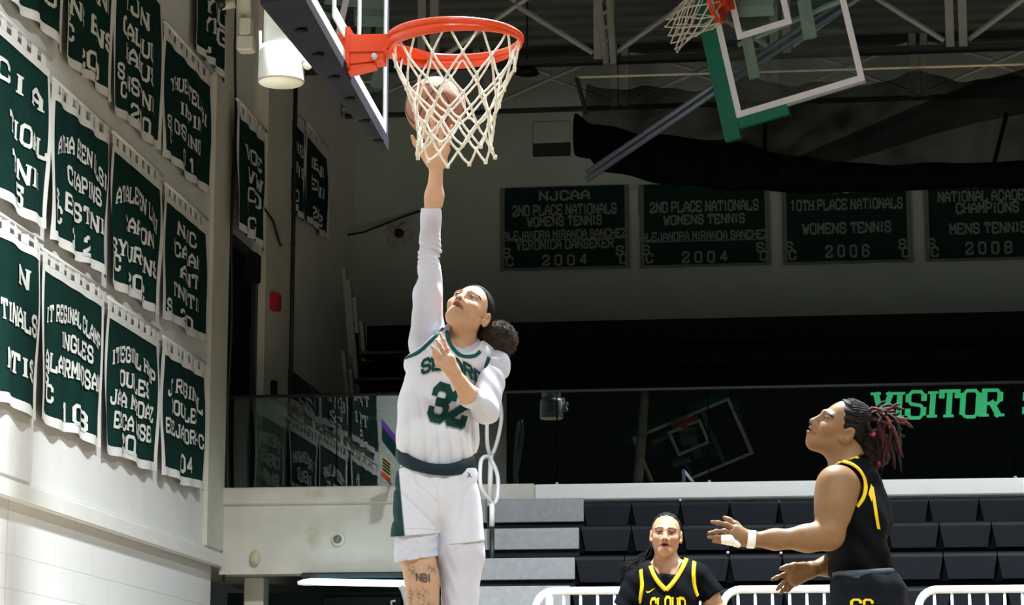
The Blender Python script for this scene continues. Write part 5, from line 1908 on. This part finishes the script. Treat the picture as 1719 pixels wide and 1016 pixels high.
    rnd = random.Random(12)
    tie = J(1455, 703, .0)
    for k in range(22):
        ang = -1.35 + 2.7 * k / 21
        st = hd.w(.078 * math.sin(ang), .052 * math.cos(ang) - .015, .034 + .085 * math.cos(ang) * .80)
        mid = hd.w(.072 * math.sin(ang) * .9, -.035, .034 + .092 * math.cos(ang))
        P = [st * (1 - t) ** 2 + 2 * mid * t * (1 - t) + tie * t * t for t in np.linspace(0, 1, 8)]
        # keep outside the skull
        out = []
        for p in P:
            q = hd.loc(p)
            e = np.array([q[0] / .078, (q[1] + .013) / .097, (q[2] - .034) / .087])
            r = np.linalg.norm(e)
            if r < 1.0:
                e = e / r
                p = hd.w(e[0] * .078, e[1] * .097 - .013, e[2] * .087 + .034)
            out.append(p)
        MB().tube(out, [.0052 + .001 * math.sin(3 * i + k) for i in range(len(out))], 7).build('dreadlock', M_DR[0], hair[0], True)
    ends = [(1492, 690), (1508, 682), (1522, 690), (1530, 702), (1520, 712), (1512, 722), (1530, 716), (1506, 738), (1498, 752), (1512, 748), (1485, 768), (1476, 786), (1468, 797), (1462, 784), (1490, 778),
            (1500, 764), (1455, 770), (1478, 755), (1466, 742), (1489, 735), (1502, 708), (1486, 672), (1500, 700), (1470, 770), (1516, 735), (1508, 760), (1460, 800), (1494, 720), (1452, 752), (1480, 800), (1472, 730), (1498, 785), (1484, 748), (1518, 768)]
    for k in range(30):
        ends.append((1468 + 48 * rnd.random() ** .8, 690 + 105 * rnd.random()))
    for k, (ex, ey) in enumerate(ends):
        if ex + (ey - 680) * .35 > 1556:
            ex -= 14
        dd = rnd.uniform(-.09, .09)
        e = J(ex, ey, dd)
        b0 = tie if k % 3 else J(1447 + rnd.uniform(-4, 8), 695 + rnd.uniform(0, 52), rnd.uniform(-.05, .05))
        L = np.linalg.norm(e - b0)
        up_ = rnd.uniform(.15, .55) * L
        c1 = b0 + R_ * rnd.uniform(.3, .6) * L + Z_ * up_ + F_ * dd * .8
        P = [b0 * (1 - t) ** 2 + 2 * c1 * t * (1 - t) + e * t * t for t in np.linspace(0, 1, 11)]
        w1, w2 = rnd.uniform(0, 6), rnd.uniform(0, 6)
        P = [p + (R_ * math.sin(.9 * i + w1) + Z_ * math.sin(1.1 * i + w2)) * .006 * i / 10 + np.array([rnd.uniform(-.002, .002) for _ in range(3)]) for i, p in enumerate(P)]
        rr = [.0072 * (1 - .30 * i / 10) * (1 + .16 * math.sin(2.3 * i + k)) for i in range(11)]
        rr[-1] *= .55
        MB().tube(P, rr, 7).build('dreadlock', M_DR[(0, 1, 0, 2, 1, 0, 1, 0)[k % 8]], hair[0], True)
        if k in (11, 18, 26, 12):
            MB().tube(P[8:10], rr[7] * 1.5, 9).build('bead', M_BEAD, hair[0], True)
    knot = Sdf()
    knot.ell(tie + R_ * .01, (.035, .04, .036), None, .01)
    knot.cap(J(1440, 712), J(1470, 740), .030, .040, .02)
    knot.cap(J(1466, 735), J(1480, 768), .048, .030, .02)
    knot.cap(J(1450, 730), J(1464, 780), .035, .022, .02)
    knot.post = lambda P: .004 * np.sin(170 * P[:, 0] + 60 * P[:, 2]) * np.sin(150 * P[:, 2])
    fast_mesh('hair_knot', *knot.mesh(.004), M_DR[0], hair[0])

    # jersey
    K = Sdf()
    K.cap(J(1428, 822), J(1431, 868), 53 * s, 59 * s, .04, sq=(F_, 1.42))
    K.cap(J(1431, 868), J(1446, 965), 58 * s, 46 * s, .04, sq=(F_, 1.40))
    K.cap(J(1416, 800, -.13), J(1430, 796, .13), 26 * s, 26 * s, .05)
    K.cap(J(1411, 818, -.6), J(1411, 818, -.125), 40 * s, 38 * s, .004, 's')
    K.cap(J(1424, 815, .6), J(1424, 815, .14), 36 * s, 36 * s, .004, 's')
    K.half(*img_plane(D, (1384, 790), (1446, 764), (1430, 880)))
    K.half(*img_plane(D, (1390, 972), (1500, 972), (1430, 880)))
    def jf(P):
        q = P - J(1435, 880)
        x, z, y = q @ R_, q @ Z_, q @ F_
        return .005 * np.sin(55 * (z + .5 * x) + 2 * np.sin(20 * x)) * np.clip((.06 - z) / .1, 0, 1) + .003 * np.sin(40 * x + 30 * z + 30 * y)
    K.post = jf
    jer = fast_mesh('jersey', *K.mesh(.0038), M_JERB, root)
    sk = Skin((jer[1], jer[2]))
    ring = []
    for k in range(25):
        t = math.radians(-128 + 268 * k / 24)
        ring.append((1411 + 42.5 * math.sin(t), 818 - 42.5 * math.cos(t)))
    sk.ribbon('armhole_trim', [p for p in ring if not (p[0] < 1391 and p[1] > 800)], 3.2 * s, M_GOLD, jer[0], off=.004)
    sk.ribbon('neck_trim', [(1388, 791), (1396, 784), (1406, 779.5), (1418, 774.5), (1428, 771), (1440, 768.5)], 3.0 * s, M_GOLD, jer[0], off=.004)
    # edge-on yellow number on the back
    sk.text('digit', '1', (1474, 888), (.55, .12), (-.17, -1), 66, M_GOLD, jer[0], width=26, t=1.5, serif=1.0)
    sk.ribbon('hem_patch', [(1384, 930), (1388, 938), (1392, 946)], 3.5 * s, M_GOLD, jer[0])
    # shorts
    B = Sdf()
    B.cap(J(1448, 965), J(1456, 1000), 49 * s, 60 * s, .04, sq=(F_, 1.40))
    B.cap(J(1452, 1000, -.09), J(1420, 1110, -.10), 58 * s, 52 * s, .03)
    B.cap(J(1468, 1000, .09), J(1492, 1110, .10), 56 * s, 52 * s, .03)
    B.half(*img_plane(D, (1395, 968), (1500, 962), (1450, 1030)))
    B.post = lambda P: .005 * np.sin(60 * ((P - J(1450, 1000)) @ R_) + 25 * P[:, 2]) + .003 * np.sin(90 * P[:, 2])
    sho = fast_mesh('shorts', *B.mesh(.0045), mat('black shorts knit', (.0045, .006, .009), .8, var=.1, spec=.1), root)
    V, Q = [], []
    n = 40
    for k in range(n):
        t = 2 * math.pi * k / n
        c = J(1449 + 50 * math.cos(t), 966 - 3 * math.cos(t), .20 * math.sin(t) * .93)
        o = nrm((c - J(1449, 966)) * np.array([1, 1, 0]))
        for (r, z) in ((-.01, -.020), (.004, -.018), (.005, -.006), (.001, -.003), (.005, 0), (.005, .016), (-.01, .020)):
            V.append(c + o * r + Z_ * z)
    for k in range(n):
        for j in range(6):
            Q.append((7 * k + j, 7 * ((k + 1) % n) + j, 7 * ((k + 1) % n) + j + 1, 7 * k + j + 1))
    link_mesh('waistband', V, Q, mat('slate waistband', (.035, .048, .065), .6, var=.15, vscale=40), root, True)
    ss = Skin((sho[1], sho[2]))
    ss.text('letter', 'CC', (1447, 1024), (1, 0), (0, -1), 16, M_GOLD, sho[0], width=34, t=1.3, serif=0)
    fast_mesh('body', *tuck(S_.mesh(.0034), [K, B], skip=lambda P: (P - J(1397, 950)) @ R_ < 0), M_SKIN2, root, lambda P: hd.tint(P, (.215, .112, .050), (.19, .075, .045), (.02, .012, .008)))
    # tapes and wristband
    Wb = Sdf()
    Wb.cap(J(1255, 905.5, -.22), J(1268, 906, -.22), 14.6 * s, 14.8 * s, .004)
    Wb.half(J(1268, 906, -.22), nrm(R_ * 1 - Z_ * .1))
    Wb.half(J(1254, 905, -.22), nrm(-R_ + Z_ * .1))
    fast_mesh('wristband', *Wb.mesh(.003), M_TAPE, root)
    Tp = Sdf()
    Tp.cap(J(1210, 906, -.252), J(1224, 906.5, -.238), .0155, .0165, .004)
    Tp.cap(J(1222, 907, -.238), J(1239, 914, -.225), .0150, .0115, .008)
    Tp.half(J(1210, 906, -.25), -R_)
    Tp.post = lambda P: .0008 * np.sin(600 * P[:, 0] + 300 * P[:, 2])
    fast_mesh('hand_tape', *Tp.mesh(.003), M_TAPE, root)
    for (x, y, dd) in ((1450, 1340, -.10), (1590, 1310, .10)):
        Sh = Sdf()
        Sh.cap(J(x + 6, y + 6, dd), J(x - 8, y + 16, dd), 18 * s, 18 * s, .02)
        Sh.cap(J(x - 8, y + 18, dd), J(x - 58, y + 34, dd), 19 * s, 13 * s, .02)
        fast_mesh('shoe', *Sh.mesh(.006), M_BLACK, root)
    return root


build_player_profile()


# ================================================================== PLAYER IN BLACK, FACING THE CAMERA
def build_player_front():
    D = 12.0
    s = D / .978 / FPX
    J = lambda x, y, dd=0.0: PX(x, y, D + dd)
    T_ = -FC
    root = thing('person', 'player in black V-neck jersey with yellow trim facing the camera, long dark hair tied back', 'person', J(1120, 1460))
    S_ = Sdf()
    hd = Head(J(1118, 898.5), -.10 * R_ + .24 * UC + 1.0 * T_, .05 * R_ + 1.0 * UC - .2 * T_, .93)
    hd.add(S_, .0075)
    S_.cap(J(1117, 925, .02), J(1121, 962, .03), 17 * s, 21 * s, .03)
    S_.cap(J(1121, 985, .02), J(1121, 1060, .02), 46 * s, 43 * s, .05, sq=(F_, .65))
    S_.cap(J(1121, 1060, .02), J(1121, 1130, .02), 43 * s, 50 * s, .05, sq=(F_, .65))
    S_.cap(J(1078, 972, .02), J(1166, 964, .02), 19 * s, 19 * s, .04)
    S_.chain([J(1064, 980, .02), J(1040, 1060, .0), J(1052, 1120, -.10), J(1066, 1135, -.14)], [19 * s, 14.5 * s, 11 * s, 9 * s], .03)
    S_.chain([J(1178, 972, .02), J(1205, 1030, .02), J(1222, 1060, .0), J(1212, 1130, -.10)], [19 * s, 15 * s, 13 * s, 9 * s], .03)
    for (a, b, sg) in ((J(1066, 1135, -.14), J(1074, 1165, -.18), 1), (J(1212, 1130, -.10), J(1204, 1162, -.15), -1)):
        for i in range(4):
            k0 = a + (b - a) * .9 + R_ * sg * (i - 1.5) * .019
            S_.cap(a, k0, .020, .011, .012)
            S_.chain([k0, k0 + (b - a) * .45 - F_ * .008, k0 + (b - a) * .75 - F_ * .028], [.009, .008, .0065], .004)
        S_.chain([a, a + (b - a) * .5 + R_ * sg * .045, a + (b - a) * .95 + R_ * sg * .055], [.015, .011, .008], .01)
    S_.chain([J(1098, 1140, .02), J(1092, 1290, -.04), J(1090, 1440, .06)], [32 * s, 22 * s, 12 * s], .04)
    S_.chain([J(1144, 1140, .02), J(1152, 1290, -.04), J(1156, 1440, .06)], [32 * s, 22 * s, 12 * s], .04)
    for x in (1090, 1156):
        S_.cap(J(x, 1446, .06), J(x, 1458, -.08), .04, .03, .02)
    hd.eyes(root)
    H = Sdf()
    hd.hair_cap(H, .0035, (-.80, .60), .024)
    H.post = lambda P: .0012 * np.sin(260 * ((P - hd.c) @ hd.x) + 3 * np.sin(30 * P[:, 2]))
    hair = fast_mesh('hair', *H.mesh(.0036), M_HAIR, root)
    rnd = random.Random(5)
    cur = []
    for k in range(220):
        st = J(1104 + rnd.uniform(-8, 8), 915 + rnd.uniform(-14, 10), .09 + rnd.uniform(-.02, .03))
        f_ = rnd.random()
        en = J(1036 + 34 * f_ + rnd.uniform(-8, 12), 964 + 40 * rnd.random() ** 1.3 - 20 * (1 - f_), .12 + rnd.uniform(-.05, .05))
        c1 = J(1086 + rnd.uniform(-8, 8), 940 + rnd.uniform(-8, 16), .12 + rnd.uniform(-.03, .03))
        cur.append([st * (1 - t) ** 2 + 2 * c1 * t * (1 - t) + en * t * t + np.array([rnd.uniform(-.002, .002) for _ in range(3)]) for t in np.linspace(0, 1, 8)])
    tag(tube_bundle('ponytail', cur, .0036, M_HAIR, hair[0]), kind='stuff')

    # black tee under the jersey
    U = Sdf()
    U.cap(J(1121, 985, .02), J(1121, 1130, .02), 50 * s, 50 * s, .05, sq=(F_, .68))
    U.cap(J(1080, 972, .02), J(1164, 963, .02), 21 * s, 21 * s, .05)
    U.chain([J(1068, 978, .02), J(1050, 1022, .01)], [21 * s, 21 * s], .03)
    U.chain([J(1174, 970, .02), J(1200, 1004, .02)], [21.5 * s, 21 * s], .03)
    U.cap(J(1119, 950, .02), J(1121, 970, .03), 22 * s, 30 * s, .02)
    U.half(*img_plane(D, (1184, 1010), (1214, 989), (1120, 980)))
    U.half(*img_plane(D, (1030, 1012), (1075, 1032), (1120, 980)))
    pc3, nc3 = J(1119, 955, -.01), nrm(UC + .35 * T_)
    U.p.append((lambda P: np.where(np.abs((P - pc3) @ R_) < .105, (P - pc3) @ nc3, -1.0), .002, 'i', None, 0, None, None, 0))
    U.post = lambda P: .002 * np.sin(70 * (P[:, 0] + P[:, 2]))
    UQ = U
    fast_mesh('undershirt', *U.mesh(.0042), mat('black tee cloth', (.0022, .0028, .0045), .9, var=.1, spec=.06), root)
    K = Sdf()
    K.cap(J(1121, 988, .02), J(1121, 1140, .02), 54 * s, 55 * s, .05, sq=(F_, .72))
    K.cap(J(1090, 970, .02), J(1158, 962, .02), 23 * s, 23 * s, .05)
    zj = J(1120, 1010)[2]
    aL, aR = img_plane(D, (1071, 940), (1073, 1012), (1120, 1000)), img_plane(D, (1168, 930), (1171, 1012), (1120, 1000))
    for pl_ in (aL, aR):
        K.p.append((lambda P, pl_=pl_: np.where(P[:, 2] > zj - .02, (P - pl_[0]) @ pl_[1], -1.0), .004, 'i', None, 0, None, None, 0))
    nk = [img_plane(D, (1095, 948), (1118, 988), (1080, 975)), img_plane(D, (1151, 936), (1118, 988), (1165, 975))]
    ctr = J(1120, 975, .03)
    def vneck(P):
        d = np.minimum((P - nk[0][0]) @ nk[0][1], (P - nk[1][0]) @ nk[1][1])   # inside the V both are positive
        return np.where((P - ctr) @ F_ < 0, d, -1.0)
    K.p.append((vneck, .003, 'i', None, 0, None, None, 0))
    K.post = lambda P: .003 * np.sin(50 * (P[:, 0] * .6 + P[:, 2]))
    jer = fast_mesh('jersey', *K.mesh(.004), M_JERB, root)
    sk = Skin((jer[1], jer[2]))
    vp = [(1092, 951), (1096, 962), (1101, 972), (1109, 982), (1118, 991), (1128, 981), (1138, 967), (1147, 951), (1152, 939)]
    sk.ribbon('neck_trim', vp[:5], 3.6 * s, M_GOLD, jer[0], off=.005)
    sk.ribbon('neck_trim', vp[4:], 3.6 * s, M_GOLD, jer[0], off=.005)
    sk.ribbon('armhole_trim', [(1076, 957), (1077, 970), (1078, 984), (1076, 1000), (1074, 1012)], 3.4 * s, M_GOLD, jer[0], off=.005)
    sk.ribbon('armhole_trim', [(1165.5, 944), (1164, 960), (1165, 980), (1168, 994), (1173, 1006)], 3.4 * s, M_GOLD, jer[0], off=.005)
    sk.text('letter', 'CLOUD', (1121, 1028), (1, -.02), (0, -1), 25, M_GOLD, jer[0], width=56, t=1.2, serif=.6, gap=1.6, bend=lambda x: np.array([0, .004 * x * x]))
    sw_ = MB()
    top = [(1084, 991.5), (1086.5, 994), (1090, 993), (1095, 990), (1100, 987)]
    bot = [(1084, 991.5), (1086, 996), (1090, 995.2), (1095, 991.3), (1100, 987)]
    V = []
    for a_, b_ in zip(top, bot):
        for p in (a_, b_):
            h, n_v = sk.hit(*p)
            V.append((h if h is not None else J(*p, -.12)) - F_ * .004)
    sw_.add(V, [(2 * i, 2 * i + 1, 2 * i + 3, 2 * i + 2) for i in range(4)])
    sw_.build('emblem', M_GOLD, jer[0])
    B = Sdf()
    B.cap(J(1121, 1128, .02), J(1121, 1150, .02), 54 * s, 58 * s, .04, sq=(F_, .75))
    B.cap(J(1096, 1150, .02), J(1090, 1250, -.02), 40 * s, 42 * s, .02)
    B.cap(J(1146, 1150, .02), J(1154, 1250, -.02), 40 * s, 42 * s, .02)
    fast_mesh('shorts', *B.mesh(.007), MATS['black shorts knit'], root)
    fast_mesh('body', *tuck(S_.mesh(.0036), [UQ, K, B]), M_SKIN3, root, lambda P: hd.tint(P, (.335, .18, .108), (.21, .075, .06), (.03, .018, .012), (.40, .165, .10)))
    for x in (1090, 1156):
        Sh = Sdf()
        Sh.cap(J(x, 1450, .08), J(x, 1456, .0), .048, .048, .02)
        Sh.cap(J(x, 1458, .0), J(x, 1464, -.16), .05, .038, .02)
        fast_mesh('shoe', *Sh.mesh(.007), M_BLACK, root)
    return root


build_player_front()
